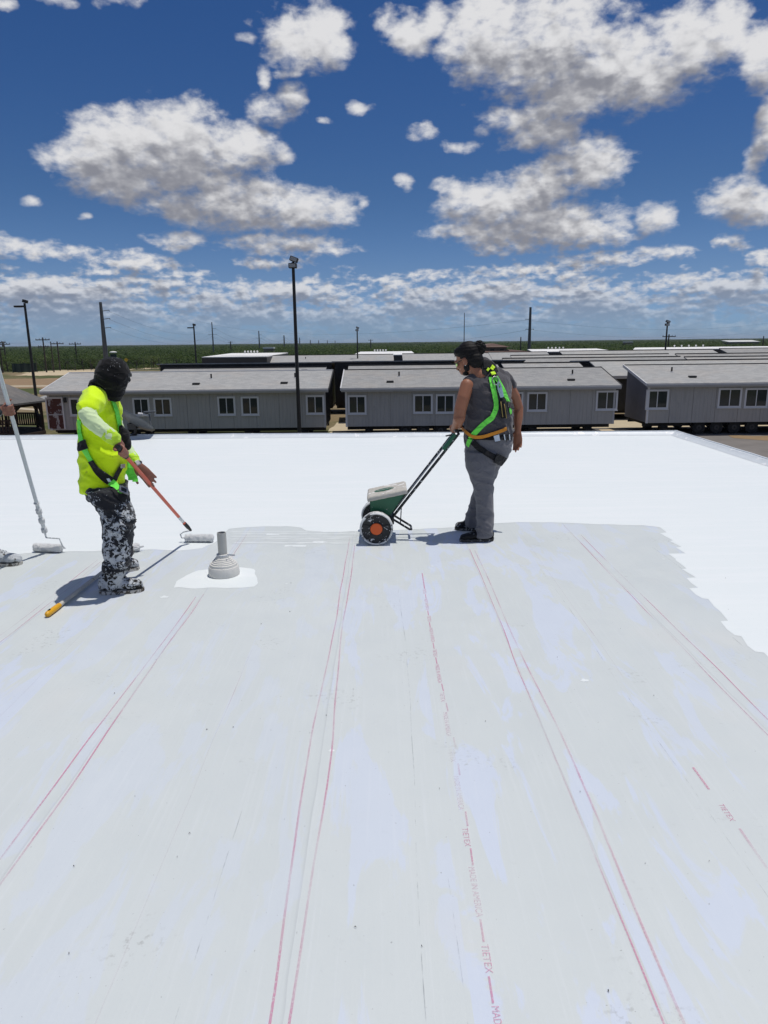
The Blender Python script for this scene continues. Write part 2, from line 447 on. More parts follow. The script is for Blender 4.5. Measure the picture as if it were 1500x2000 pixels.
from mathutils.geometry import tessellate_polygon
def sheet(mb, pts, z0, z1):
    """a thin sheet of coating, film or soil with its own edge thickness"""
    pts = [Vector((p[0], p[1], 0)) for p in pts]
    tris = tessellate_polygon([pts]); n = len(pts)
    mb.add([(p.x, p.y, z1) for p in pts], [t for t in tris])
    if z1-z0 > .02: mb.add([(p.x, p.y, z0) for p in pts] + [(p.x, p.y, z1) for p in pts], [(i, (i+1) % n, n+(i+1) % n, n+i) for i in range(n)])
def rough_line(pts, step=0.05, amp=0.012, seed=0):
    out = []
    for i in range(len(pts)-1):
        a, b = Vector(pts[i][:2]), Vector(pts[i+1][:2]); L = (b-a).length; n = max(1, int(L/step))
        nr = Vector((-(b-a).y, (b-a).x)).normalized()
        for j in range(n):
            p = a + (b-a)*j/n
            out.append(p + nr*noise.noise(Vector((p.x*9+seed, p.y*9, seed)))*amp*2)
    out.append(Vector(pts[-1][:2])); return out

edge_px = [(-500,1096),(-200,1090),(0,1086),(60,1080),(120,1078),(200,1076),(262,1074),(300,1073),(345,1076),(372,1074),(395,1071),
 (420,1059),(436,1047),(447,1033),(500,1029),(560,1028),(588,1031),(597,1037),(650,1039),(700,1038),(760,1036),(830,1033),(890,1030),(960,1023),
 (1010,1020),(1100,1021),(1200,1025),(1255,1026)]
jag_px = [(1289,1030),(1302,1040),(1289,1041.5),(1300,1048),(1314,1055.5),(1309,1057),(1331,1068.5),(1320,1069.5),(1339,1081),(1305,1081.5),(1320,1092),(1319,1094),
 (1341,1110.5),(1332,1112),(1359,1128),(1341,1129),(1350,1139),(1363,1148),(1346,1149),(1358,1161),(1372,1169),(1383,1170),(1395,1185),(1405,1193),(1422,1212.5),
 (1407,1213.5),(1420,1230),(1435,1241),(1448,1243),(1460,1262),(1475,1273),(1492,1275),(1500,1283),(1545,1330),(1556,1322),(1600,1395),(1640,1410),(1680,1480)]
line = rough_line([PZ(*p) for p in edge_px], 0.06, 0.010, 3) + [Vector(PZ(*p)[:2]) for p in jag_px]
wl = [(p.x, p.y) for p in line] + [(2.6, 1.6), (2.9, -1.0), (3.1, -4.95), (RX-0.14, -4.95), (RX-0.14, back_y(RX)-0.16), (-13.9, back_y(-13.9)-0.16), (-13.9, line[0].y)]
mb = MB(); sheet(mb, wl, 0.0003, 0.0009)
mb.build('white_coating', M_COAT, roof)
# coat rolled round the vent, touch-ups and the beads the spreader has laid
mb = MB()
vp = [(338,1148),(345,1136),(362,1124),(388,1114),(420,1109),(470,1107),(492,1112),(503,1124),(504,1138),(496,1146),(470,1149),(430,1148),(395,1150),(372,1149)]
vw = [PZ(*p) for p in vp]; sheet(mb, rough_line(vw + [vw[0]], 0.03, 0.012, 8)[:-1], 0.0003, 0.0009)
mb.build('vent_coating', M_COAT, roof)
for i, (a, b, y0, w) in enumerate([(447,690,1039,.010),(450,700,1042,.012),(447,702,1045,.006),(446,700,1047.5,.013),(452,696,1050,.006),(448,700,1052.5,.009),
        (444,640,1055,.006),(446,698,1057.5,.006),(452,700,1061,.013),(555,598,1066.5,.022),(520,545,1044,.02),(610,640,1059,.016)]):
    mb = MB(); p0, p1 = PZ(a, y0), PZ(b, y0); n = 26; pts = []
    top = []; bot = []
    for j in range(n+1):
        p = p0.lerp(p1, j/n); ww = 1.35*w*(0.45+0.8*abs(noise.noise(Vector((p.x*6, i*3.1, 0)))) + 0.5*abs(noise.noise(Vector((p.x*30, i, 7)))))
        if j in (0, n): ww *= 0.2
        q = noise.noise(Vector((p.x*4, i*1.7, 2)))*0.008
        top.append((p.x, p.y+q+ww)); bot.append((p.x, p.y+q-ww))
    sheet(mb, bot + top[::-1], 0.0003, 0.0011 + 0.0002*(i % 3)); mb.build('paint_bead', M_COAT, roof)
for px_, r_ in [((321,1166),.028),((648,1466),.012),((1142,1329),.02),((1296,1092),.012),((845,1106),.012),((560,1140),.01)]:
    c = PZ(*px_); mb = MB()
    sheet(mb, [(c.x+math.cos(t*math.pi/6)*r_*(1+.3*math.sin(t*2.3)), c.y+math.sin(t*math.pi/6)*r_*(.8+.3*math.cos(t*1.7))) for t in range(12)], 0.0003, 0.001)
    mb.build('paint_drip', M_COAT, roof)

# raised edge: cant strip, flat metal cap and upstanding hem
def edge_run(name, p0, p1, inward):
    mb = MB(); p0, p1 = Vector(p0), Vector(p1); n = 40; d = (p1-p0)
    prof = [(0.17, 0.003), (0.13, 0.022), (0.075, 0.050), (0.070, 0.056), (0.035, 0.058), (0.033, 0.070), (0.018, 0.072), (0.0, 0.070), (-0.012, 0.05), (-0.014, -0.13), (-0.002, -0.13)]
    vv = []; ff = []; m_ = len(prof)
    for i in range(n+1):
        p = p0 + d*i/n; w = noise.noise(p*0.9)*0.012; w2 = noise.noise(p*2.3+Vector((5, 0, 0)))*0.006
        for j, (o, z) in enumerate(prof): vv.append(p + inward*(o + (w*1.6 if j < 2 else 0)) + Vector((0, 0, z + (w*0.5+w2 if 1 < j < 9 else 0))))
    for i in range(n):
        for j in range(m_-1): ff.append((i*m_+j, (i+1)*m_+j, (i+1)*m_+j+1, i*m_+j+1))
    mb.add(vv, ff); return mb.build(name, M_EDGE, roof, 35)
M_EDGE = plain('coated_edge_metal', (0.66, 0.70, 0.72), 0.4, 0.1, 5, 0.3, splat=0.6, splat_col=(0.84, .85, .85), sscale=7)
edge_run('roof_edge', RB0, (RX, back_y(RX), 0), Vector((0, -1, 0)))
edge_run('roof_edge', (RX, back_y(RX), 0), (RX, -5, 0), Vector((-1, 0, 0)))

# printed guide lines and maker's lettering on the fabric
def print_material(name, thr):
    m, k, b = new_mat(name, 0.55, 0.3)
    P = world_co(k); x, y, z = k.xyz(P)
    a = k.noise(k.vec(k.m('MULTIPLY', x, 8.0), k.m('MULTIPLY', y, 1.3), 0.0), 1.0, 4, 0.6)
    f = k.noise(P, 150.0, 3, 0.7)
    al = k.m('MULTIPLY', k.sstep(a, thr, thr+0.36, 0.05, 0.66), k.sstep(f, 0.26, 0.58, 0.25, 1.0))
    c = k.mix(k.noise(P, 3.0, 2), (0.66, 0.24, 0.42), (0.74, 0.30, 0.40))
    k.put(b.inputs['Base Color'], c); k.put(b.inputs['Alpha'], al); return m
M_PRINT = print_material('faded_pink_print', 0.34)
M_BOLD = print_material('bold_pink_print', 0.25)
M_FAINT = print_material('worn_pink_print', 0.52)
def print_line(x, y0, y1, w, mat, seed):
    mb = MB(); n = int((y1-y0)/0.12)+2; vv = []
    for i in range(n+1):
        y = y0+(y1-y0)*i/n; o = noise.noise(Vector((seed*3.3, y*0.55, 0)))*0.03 + noise.noise(Vector((seed*1.3+9, y*2.2, 0)))*0.006
        vv += [(x+o-w/2, y, 0.002), (x+o+w/2, y, 0.002)]
    mb.add(vv, [(2*i, 2*i+1, 2*i+3, 2*i+2) for i in range(n)]); mb.build('print_line', mat, roof)
for i, (x, y0, y1, w, mt) in enumerate([(.765,.9,5.75,.008,M_PRINT),(.715,.9,5.8,.006,M_PRINT),(1.775,.9,6.2,.006,M_PRINT),(1.70,.9,6.55,.006,M_PRINT),
        (-.315,.9,6.2,.0075,M_PRINT),(-.258,.9,5.95,.0075,M_PRINT),(-1.33,.9,4.7,.007,M_PRINT),(-1.28,.9,4.75,.0075,M_PRINT),(-1.32,5.2,6.3,.006,M_PRINT),(-1.27,5.2,6.35,.006,M_PRINT),
        (-2.36,.9,5.6,.006,M_PRINT),(-2.31,.9,5.55,.008,M_PRINT),(-.765,1.2,3.8,.004,M_FAINT),(-1.85,2.0,4.6,.004,M_FAINT),(1.245,3.4,6.3,.005,M_FAINT),(1.265,2.45,2.6,.010,M_PRINT),(1.265,2.02,2.22,.010,M_PRINT)]):
    print_line(x, y0, y1, w, mt, i)
m_, k, b = new_mat('hairline_crease', 0.7); k.put(b.inputs['Base Color'], (0.22, 0.23, 0.24, 1))
k.put(b.inputs['Alpha'], k.sstep(k.noise(world_co(k), 5.0, 4, 0.7), 0.45, 0.70, 0.0, 0.35)); M_HAIR = m_
for i, (x, y0, y1, w) in enumerate([(1.2,1.2,5.2,.003),(.105,1.3,4.8,.003),(.19,1.2,2.0,.003),(2.28,4.9,6.0,.004),(2.05,3.4,3.9,.003),(-.55,1.2,2.4,.003)]):
    print_line(x, y0, y1, w, M_HAIR, 40+i)
    roof.children[-1].name = 'crease'
def lettering(txt, x, ystart, length):
    cu = bpy.data.curves.new('lettering', 'FONT'); cu.body = txt; cu.size = 1.0
    o = bpy.data.objects.new('t', cu); COL.objects.link(o)
    dg = bpy.context.evaluated_depsgraph_get(); me = bpy.data.meshes.new_from_object(o.evaluated_get(dg))
    bpy.data.objects.remove(o)
    xs = [v.co.x for v in me.vertices]; ys = [v.co.y for v in me.vertices]
    sx = length/(max(xs)-min(xs)); sy = 0.021/(max(ys)-min(ys)); x0, yc = min(xs), (max(ys)+min(ys))/2
    for v in me.vertices:
        u, w = (v.co.x-x0)*sx, (v.co.y-yc)*sy
        v.co = (x + w, ystart - u, 0.0022)
    me.materials.clear(); me.materials.append(M_BOLD)
    o = bpy.data.objects.new('lettering', me); COL.objects.link(o); o.parent = roof
def print_run(x, y, yend):
    i = 0
    while y > yend:
        lettering('TIETEX', x, y, 0.098); y -= 0.103
        print_line(x, y-0.088, y-0.004, 0.0065 if y < 3 else 0.006, M_BOLD, 0.0); y -= 0.096
        lettering('MADE IN AMERICA', x, y, 0.212); y -= 0.217
        print_line(x, y-0.088, y-0.004, 0.0065 if y < 3 else 0.006, M_BOLD, 0.0); y -= 0.097
print_run(0.281, 4.805, 1.2)
print_line(0.281, 4.81, 5.16, 0.008, M_BOLD, 0.0)
lettering('TIETEX', 1.265, 2.36, 0.10)
# bits of grit and trimmings left on the fabric
mb = MB()
for i in range(36):
    p = PZ(random.uniform(60, 1450), random.uniform(1090, 1950)); s = random.uniform(.0007, .0026); a = random.random()*6
    d = Vector((math.cos(a), math.sin(a), 0)); e = Vector((-d.y, d.x, 0))*random.uniform(.3, .8)
    mb.add([p+d*s*2+Vector((0,0,.003)), p+e*s+Vector((0,0,.006)), p-d*s*2+Vector((0,0,.003)), p-e*s+Vector((0,0,.004)), p+Vector((0,0,.009))], [(0,1,4),(1,2,4),(2,3,4),(3,0,4)])
stuff(mb.build('roof_grit', plain('grit', (.10, .095, .085), .9), roof))

# ------------------------------------------------------------------ ground
def ground_material():
    m, k, b = new_mat('scrub_ground', 0.95, 0.1)
    P = world_co(k); x, y, z = k.xyz(P)
    g = k.noise(P, 0.10, 6, 0.62); f = k.noise(P, 2.6, 5, 0.7)
    dry = k.mix(f, (0.155, 0.115, 0.065), (0.30, 0.235, 0.145))
    grn = k.mix(f, (0.05, 0.07, 0.026), (0.115, 0.125, 0.05))
    near = k.mix(k.sstep(g, 0.40, 0.56), dry, grn)
    bush = k.mix(k.sstep(k.noise(P, 0.06, 7, 0.68), 0.38, 0.62), (0.024, 0.044, 0.018), (0.065, 0.092, 0.036))
    soil = k.sstep(k.noise(k.vec(k.m('MULTIPLY', x, .3), k.m('MULTIPLY', y, .12), 4.0), 0.1, 4, 0.6), 0.66, 0.72)
    bush = k.mix(k.m('MULTIPLY', soil, 0.7), bush, (0.26, 0.20, 0.13))
    k.put(b.inputs['Base Color'], k.mix(k.sstep(y, 138.0, 155.0), near, bush))
    bump(k, b, k.m('ADD', f, k.m('MULTIPLY', g, 3.0)), 0.7, 0.12)
    return m
mb = MB(); mb.quad((-9000, -60, GZ), (9000, -60, GZ), (9000, 9500, GZ), (-9000, 9500, GZ))
struct(mb.build('ground', ground_material()))
def soil(name, pts, dz, col, var=0.2, scale=0.6, amp=0.5, b=0.5):
    mb = MB(); sheet(mb, rough_line(list(pts)+[pts[0]], 1.0, amp, len(pts))[:-1], GZ+0.0005, GZ+dz)
    return struct(mb.build(name, plain(name+'_surface', col, 0.95, var, scale, b, spec=.1, bd=.03)))
soil('road', [(6.5,14),(60,14),(60,31.5),(30,34),(21,36),(18.5,39.6),(6.5,39.2)], .004, (.20,.185,.17), .3, .8, .25)
soil('paved_pad', [(-2.9,33),(30,33),(30,41.2),(-2.9,41.2)], .0025, (.12,.115,.11), .25, .5, .2)
soil('dirt', [(-24,38.6),(-15.5,38.8),(-15.8,36.0),(-17,33),(-30,30),(-40,34),(-27,38.5)], .006, (.27,.165,.10), .3, .5, .8)
def soil_px(name, px, dz, col, **kw):
    return soil(name, [PZ(x, y, GZ) for x, y in px], dz, col, **kw)
soil_px('sand_track', [(36,733),(60,727),(110,723),(150,721.5),(200,720.5),(330,716),(330,719),(210,724),(195,728),(150,732),(80,734)], .009, (.52,.43,.29), amp=1.2)
soil_px('dirt', [(20,740),(150,738),(190,742),(190,752),(110,760),(0,757),(-120,752),(-100,742)], .006, (.27,.19,.115), amp=1.5)
soil_px('sand_track', [(-60,754),(120,752),(190,751),(190,753.5),(120,755),(-60,757)], .010, (.42,.35,.25), amp=.3)
soil_px('sand_track', [(0,797),(40,796),(82,800),(82,803),(40,800),(0,801)], .010, (.5,.43,.32), amp=.1)
soil_px('footpath', [(76,777),(86,773),(98,772),(98,783),(78,783)], .012, (.30,.30,.29), amp=.05)
soil_px('dirt', [(1420,848),(1470,850),(1520,851),(1560,862),(1490,861),(1440,856)], .012, (.27,.19,.11), amp=.4)
soil('sand_track', [(-3.2,41.5),(6,41.7),(13,41.3),(32,41.6),(32,45.8),(14,46),(4,45.7),(-3,45.9)], .0055, (.50,.42,.29), amp=.15)
soil('sand_track', [(-3.3,37.2),(-1.9,37.1),(-1.85,40.5),(-3.0,41)], .0058, (.46,.38,.26), amp=.1)
soil('sand_track', [(12.2,37.4),(14.6,37.0),(13.9,40.9),(12.3,40.8)], .0058, (.46,.37,.25), amp=.15)


# ------------------------------------------------------------------ prefabricated homes in the yard
def siding_material(name, col):
    m, k, b = new_mat(name, 0.75, 0.25); co = obj_co(k); x, y, z = k.xyz(co)
    v = k.noise(co, 0.8, 5, 0.6); st = k.noise(k.vec(k.m('MULTIPLY', x, 14.0), y, k.m('MULTIPLY', z, 0.7)), 1.0, 4, 0.65)
    c = k.mix(v, tuple(q*.88 for q in col), tuple(q*1.1 for q in col))
    c = k.mix(k.m('MULTIPLY', k.sstep(st, .45, .75), .55), c, tuple(q*.68 for q in col))
    c = k.mix(k.m('MULTIPLY', k.sstep(k.noise(co, 2.2, 5, .7), .60, .72), .45), c, tuple(q*.6 for q in col))
    k.put(b.inputs['Base Color'], c)
    gr = k.m('FRACT', k.m('MULTIPLY', k.m('ADD', x, y), 1/0.203))
    g = k.m('MULTIPLY', k.sstep(gr, .0, .06), k.sstep(gr, 1.0, .94))
    bump(k, b, k.m('ADD', k.m('MULTIPLY', g, 1.5), k.m('MULTIPLY', st, .4)), 0.6, 0.012); return m
def shingle_material(name, a, c2, warm=0.0):
    m, k, b = new_mat(name, 0.9, 0.15); co = obj_co(k); x, y, z = k.xyz(co)
    br = k.n('ShaderNodeTexBrick'); br.offset = 0.5; br.inputs['Scale'].default_value = 1.0
    br.inputs['Mortar Size'].default_value = 0.008; br.inputs['Brick Width'].default_value = 0.31; br.inputs['Row Height'].default_value = 0.15
    br.inputs['Color1'].default_value = (0, 0, 0, 1); br.inputs['Color2'].default_value = (1, 1, 1, 1); br.inputs['Mortar'].default_value = (0, 0, 0, 1)
    k.put(br.inputs['Vector'], k.vec(x, k.m('MULTIPLY', y, 1.02), 0.0))
    sh = k.m('MULTIPLY', br.outputs[0], 1.0)
    tint = k.noise(co, 0.45, 4, 0.6)
    g = k.noise(co, 30.0, 3, 0.7)
    c = k.mix(k.m('ADD', k.m('MULTIPLY', sh, .35), k.m('MULTIPLY', g, .65)), a, c2)
    c = k.mix(k.m('MULTIPLY', k.sstep(tint, .45, .62), .15), c, (0.46, 0.38, 0.30))
    c = k.mix(k.m('MULTIPLY', k.sstep(k.noise(co, 0.5, 3, .5, out=0), .55, .7), .22), c, (0.28, 0.34, 0.37))
    if warm: c = k.mix(warm, c, (.16, .10, .08))
    k.put(b.inputs['Base Color'], c)
    bump(k, b, k.m('ADD', k.m('MULTIPLY', br.outputs[1], -1.0), k.m('MULTIPLY', sh, .6)), .6, .012); return m
SHINGLES = None
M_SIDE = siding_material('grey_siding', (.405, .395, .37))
M_SIDE_SHADE = siding_material('shade_toned_siding', (.17, .18, .215))  # darker copy of the grey siding, shade of the left gable put into its colour
M_SHING = shingle_material('weathered_shingles', (.24, .245, .245), (.50, .495, .475))
SHINGLES = [M_SHING, shingle_material('pale_shingles', (.27, .275, .27), (.52, .515, .49)), shingle_material('dull_shingles', (.20, .205, .205), (.43, .425, .41))]
M_TRIM = plain('white_trim', (.66, .66, .66), .5, .08, 3)
M_FASC = plain('pale_fascia', (.42, .42, .42), .55, .1, 2)
M_WRAP = plain('black_plastic_wrap', (.012, .012, .013), .35, .4, 2.5, .9, bd=.06)
M_CHAS = plain('chassis_steel', (.018, .017, .016), .7, .4, 3)
M_TYRE = plain('tyre_rubber', (.02, .02, .02), .85, .2, 5)
M_RIM = plain('dull_rim', (.045, .043, .04), .6, .3, 5)
M_DARK = plain('dark_rubber', (.025, .025, .025), .7, .2, 5)
M_STUD = plain('raw_timber', (.30, .20, .115), .85, .25, 4)
m_, k, b = new_mat('window_glass', 0.06, 0.6); co = obj_co(k)
k.put(b.inputs['Base Color'], k.mix(k.noise(co, 1.2, 2), (.026, .031, .031), (.042, .05, .047))); M_GLASS = m_
m_, k, b = new_mat('window_blind', 0.8, .2); k.put(b.inputs['Base Color'], (.030, .037, .033, 1)); M_BLIND = m_
m_, k, b = new_mat('peeling_door', 0.7, .3); co = obj_co(k); xx, yy, zz = k.xyz(co)
pe = k.noise(k.vec(k.m('MULTIPLY', xx, 2.2), 0.0, k.m('MULTIPLY', zz, 1.5)), 1.6, 7, .68, .3)
k.put(b.inputs['Base Color'], k.mix(k.sstep(pe, .53, .56), (.085, .032, .026), (.36, .35, .345))); bump(k, b, pe, .4, .01); M_DOOR = m_

def window(par, x, zt, w=1.0, h=.98, blind=0):
    """double sliding window in a wide white frame; origin at the middle of the wall plane, facing -y"""
    mb = MB(); t = .095
    mb.box(-w/2, -.035, -h/2, -w/2+t, .05, h/2); mb.box(w/2-t, -.035, -h/2, w/2, .05, h/2)
    mb.box(-w/2+t, -.035, h/2-t, w/2-t, .05, h/2); mb.box(-w/2+t, -.038, -h/2, w/2-t, .05, -h/2+t)
    mb.box(-w/2-.02, -.075, -h/2-.03, w/2+.02, .0, -h/2-.002)
    f = mb.build('window', M_TRIM, par, loc=(x, 0, zt))
    s = MB(); s.box(-.022, -.030, -h/2+t+.002, .022, -.002, h/2-t-.002); s.build('mullion', M_TRIM, f)
    for sx in (-1, 1):
        p = MB(); xa, xb = sorted((sx*.023, sx*(w/2-t-.002))); p.box(xa, -.018 + (.008 if sx > 0 else 0), -h/2+t+.002, xb, -.010 + (.008 if sx > 0 else 0), h/2-t-.002); p.build('pane', M_GLASS, f)
    if blind:
        p = MB(); z0 = h/2-t-.002-blind*(h-2*t)
        p.box(.025 if blind < .8 else -w/2+t+.01, -.023, z0, w/2-t-.004, -.020, h/2-t-.004); p.build('blind', M_BLIND, f)
    return f
SLOPE_N = 0
def home(label, X0, X1, Yf, depth=3.5, zb=-2.68, ze=-.62, zr=.12, wins=(), door=None, group='prefabricated homes parked in rows', back_black=True,
         front=True, left='wall', right='black', rake='', wheels=(), vents=(), detail=True, face=1, black_front=False, cap=None, wallmat=None):
    """one half of a double-wide: low eave towards the roof (face = 1) or its tall wrapped side towards it (face = -1)"""
    t = thing('prefab_home', ((X0+X1)/2, Yf, GZ), label, 'prefab home', group)
    L = X1-X0; hx = L/2; d = depth; A = lambda z: z-GZ
    zw, z_e, z_r = A(zb), A(ze), A(zr); oh = .28
    wm = wallmat or M_SIDE
    if face > 0:
        fm = M_WRAP if black_front else wm
        mb = MB(); mb.box(-hx+.02, .05, zw, hx-.02, .12, z_e); mb.build('wall', fm, t)
        if detail and not black_front:
            n = max(1, round(L/1.22)); pw = L/n
            for i in range(n):
                if door and door[0]-.02 < X0+(i+.5)*pw < door[1]+.02: pass
                p = MB(); p.box(-hx+i*pw+.006, 0.0, zw-.02, -hx+(i+1)*pw-.006, .05, z_e+.02); p.build('siding_panel', wm, t)
        # gable ends and tall side
        for sx, kind in ((-1, left), (1, right)):
            x = sx*(hx-.02); mt = {'wall': M_SIDE_SHADE if kind == 'wall' else wm, 'black': M_WRAP, 'grey': wm}[kind]
            p = MB(); p.prism([(x, .121, zw), (x, d, zw), (x, d, z_r-.08), (x, .121, z_e)], (-sx*.08, 0, 0)); p.build('end_wall', mt, t)
            if kind == 'black' and detail:
                for yy in np.linspace(.4, d-.25, 6):
                    q = MB(); zz = z_e+(z_r-z_e)*(yy/d)-.1; q.box(x+sx*.001, yy, zw+.05, x+sx*.04, yy+.05, zz); q.build('batten', M_DARK, t)
        p = MB(); p.box(-hx+.101, d, zw, hx-.101, d+.06, z_r-.06); p.build('tall_wall', M_WRAP, t)
        # roof slab
        sl = (z_r-z_e)/(d); th = .07
        p = MB(); y0 = -oh; z0 = z_e - sl*oh
        rx = hx+.2
        p.prism([(-rx, y0, z0), (-rx, d+.08, z_r+sl*.08), (-rx, d+.08, z_r+sl*.08+th), (-rx, y0, z0+th)], (2*rx, 0, 0)); p.build('roof', SHINGLES[len(bpy.data.objects) % 3], t)
        if not detail:
            p = MB(); p.box(-rx+.01, d-.06, z_r+th-.012, rx-.01, d+.10, z_r+th+.07); p.build('ridge_strip', M_DARK, t)
            p = MB(); p.box(-rx+.01, y0-.06, z0-.12, rx-.01, y0-.002, z0+th-.01); p.build('gutter', M_FASC, t)
        if detail:
            p = MB(); p.box(-rx+.002, y0-.032, z0-.13, rx-.002, y0-.002, z0+th-.02); p.build('fascia', M_FASC, t)
            p = MB(); p.box(-rx+.01, y0-.10, z0-.055, rx-.01, y0-.034, z0+.02); p.build('gutter', M_FASC, t)
            p = MB(); p.box(-hx+.01, -oh+.0, z_e-.17, hx-.01, -.002, z_e-.13); p.build('soffit', M_FASC, t)
            p = MB(); p.box(-hx+.02, -.012, z_e-.13+.001, hx-.02, -.001, z_e+.02); p.build('frieze_board', M_FASC, t)
            for sx in (-1, 1):
                p = MB(); xa, xb = sorted((sx*(hx-.09), sx*(hx+.015))); p.box(xa, -.02, zw-.03, xb, .06, z_e-.14); p.build('corner_trim', M_TRIM if (sx < 0 and 'l' in rake) else M_FASC, t)
                mt = M_TRIM if ('l' if sx < 0 else 'r') in rake else M_DARK
                p = MB(); x = sx*rx
                p.prism([(x, y0-.03, z0-.06), (x, d+.08, z_r+sl*.08-.06), (x, d+.08, z_r+sl*.08+th+.02), (x, y0-.03, z0+th+.02)], (sx*.05, 0, 0)); p.build('rake_board', mt, t)
            p = MB(); p.box(-rx, d-.08, z_r+th-.012, rx, d+.10, z_r+th+.03); p.build('ridge_strip', cap or M_DARK, t)
        for xv, yv, kind in vents:
            xx = xv-(X0+X1)/2; zz = z_e+sl*yv+th
            p = MB()
            if kind == 'pipe':
                p.lathe([(.11, -.02), (.11, .012), (.05, .02)], 12, Matrix.Translation((xx, yv, zz))); q = p.build('vent_flashing', M_TRIM, t)
                p = MB(); p.lathe([(.045, 0), (.045, .26), (.038, .26)], 12, Matrix.Translation((xx, yv, zz))); p.build('vent_pipe', M_DARK, q, 40)
            else:
                p.bbox(xx-.19, yv-.12, zz-.01, xx+.19, yv+.14, zz+.09, .02); p.build('roof_vent', M_DARK if kind == 'dark' else M_RIM, t)
        for xa, xb, ya, yb, bl in wins:
            window(t, (xa+xb)/2-(X0+X1)/2, A((ya+yb)/2), xb-xa, yb-ya, bl)
        if door:
            xa, xb, zt, zbm = door; xc = (xa+xb)/2-(X0+X1)/2; w = xb-xa; h = zt-zbm; f = .07
            p = MB(); z1, z2 = A(zbm), A(zt)
            p.box(xc-w/2, -.06, z1, xc-w/2+f, -.001, z2); p.box(xc+w/2-f, -.06, z1, xc+w/2, -.001, z2); p.box(xc-w/2+f, -.06, z2-f, xc+w/2-f, -.001, z2)
            fr = p.build('door_frame', M_TRIM, t)
            p = MB(); p.box(xc-w/2+f, -.03, z1+.02, xc+w/2-f, -.001, z2-f); p.build('door', M_DOOR, fr)
            p = MB(); p.box(xc-w/2+f+.04, -.045, (z1+z2)/2-.1, xc+w/2-f-.02, -.031, (z1+z2)/2-.05); p.build('door_rail', M_FASC, fr)
            p = MB(); p.bbox(xc+w/2+.06, -.10, z2-.28, xc+w/2+.20, -.001, z2-.02, .02); p.build('porch_lamp', M_DARK, t)
    else:
        p = MB(); p.box(-hx, 0, zw, hx, .06, z_r+.02); p.build('tall_wall', M_WRAP, t)
        p = MB(); p.box(-hx, d, zw, hx, d+.06, z_e); p.build('wall', wm, t)
        for sx in (-1, 1):
            p = MB(); x = sx*(hx-.02); p.prism([(x, .061, zw), (x, d-.001, zw), (x, d-.001, z_e), (x, .061, z_r-.05)], (-sx*.06, 0, 0)); p.build('end_wall', M_WRAP, t)
        p = MB(); rx = hx+.2; sl = (z_r-z_e)/d
        p.prism([(-rx, -.1, z_r+.02), (-rx, d+oh, z_e-sl*oh), (-rx, d+oh, z_e-sl*oh+.07), (-rx, -.1, z_r+.09)], (2*rx, 0, 0)); p.build('roof', M_SHING, t)
        p = MB()
        for i in range(int(L/1.2)):
            x = -hx+i*1.2+.1; p.box(x, -.03, z_r-.32, x+1.15, -.002, z_r+.05+.05*math.sin(i*2.1))
        p.build('loose_wrap', M_WRAP, t)
    # running gear
    p = MB()
    for yy in (.6, d-.6): p.box(-hx+.05, yy, zw-.26, hx-.05, yy+.12, zw-.03)
    for i in range(int(L/2.4)+1): p.box(-hx+.1+i*2.4, .3, zw-.15, -hx+.2+i*2.4, d-.3, zw-.031)
    p.build('chassis', M_CHAS, t)
    p = MB(); p.box(-hx+.03, .06, zw-.03, hx-.03, d-.02, zw-.001); p.build('floor_deck', M_CHAS, t)
    if detail:
        for xv in np.linspace(X0+1.2, X1-1.2, 5):
            if any(abs(xv-w) < .6 for w in wheels): continue
            p = MB(); xx = xv-(X0+X1)/2
            for yy in (.55, d-.65): p = MB(); p.box(xx-.2, yy-.05, .002, xx+.2, yy+.35, zw-.261); p.build('support_block', M_CHAS, t)
        for xw in wheels:
            for yy in (.28, d-.5):
                w = tyre_mesh(); o = part('wheel', w[0], t, (xw-(X0+X1)/2, yy, .36)); part('rim', w[1], o)
    return t
_ty = None
def tyre_mesh():
    global _ty
    if _ty is None:
        R = Matrix.Rotation(math.pi/2, 4, 'X')
        a = MB(); a.lathe([(.19, -.1), (.30, -.1), (.345, -.075), (.355, 0), (.345, .075), (.30, .1), (.19, .1)], 20, R)
        b_ = MB(); b_.lathe([(.05, -.02), (.05, .11), (.12, .105), (.19, .09), (.19, -.09)], 16, R)
        _ty = (a.mesh('tyre', M_TYRE, 40), b_.mesh('rim', M_RIM, 40))
    return _ty

def wpx(px, ytop, ybot, blinds, Y=38.0):
    out = []
    for (a, b_), bl in zip(px, blinds):
        p, q = PY(a, ytop, Y), PY(b_, ybot, Y); out.append((p.x, q.x, q.z, p.z, bl))
    return out
Y1 = 38.0
home('long grey prefab home with a peeling red door at its left end', -17.75, -3.05, Y1, zb=-2.66,
     wins=wpx([(134, 172), (258, 294), (299, 337)], 777, 812, (.0, .9, .0)) + wpx([(424, 461), (470, 507)], 774.5, 811, (.85, .55)) + wpx([(597, 634)], 772, 809, (.7,)),
     door=(PY(91, 800, Y1).x, PY(125, 800, Y1).x, PY(100, 776, Y1).z, -2.62), left='grey', right='black', rake='l', cap=M_TRIM,
     vents=((PY(408, 745, 39.3).x, 1.9, 'pipe'), (PY(574, 742, 39.3).x, 1.9, 'pipe'), (PY(383, 755, 38.7).x, .75, 'box'), (PY(555, 753, 38.7).x, .75, 'box')))
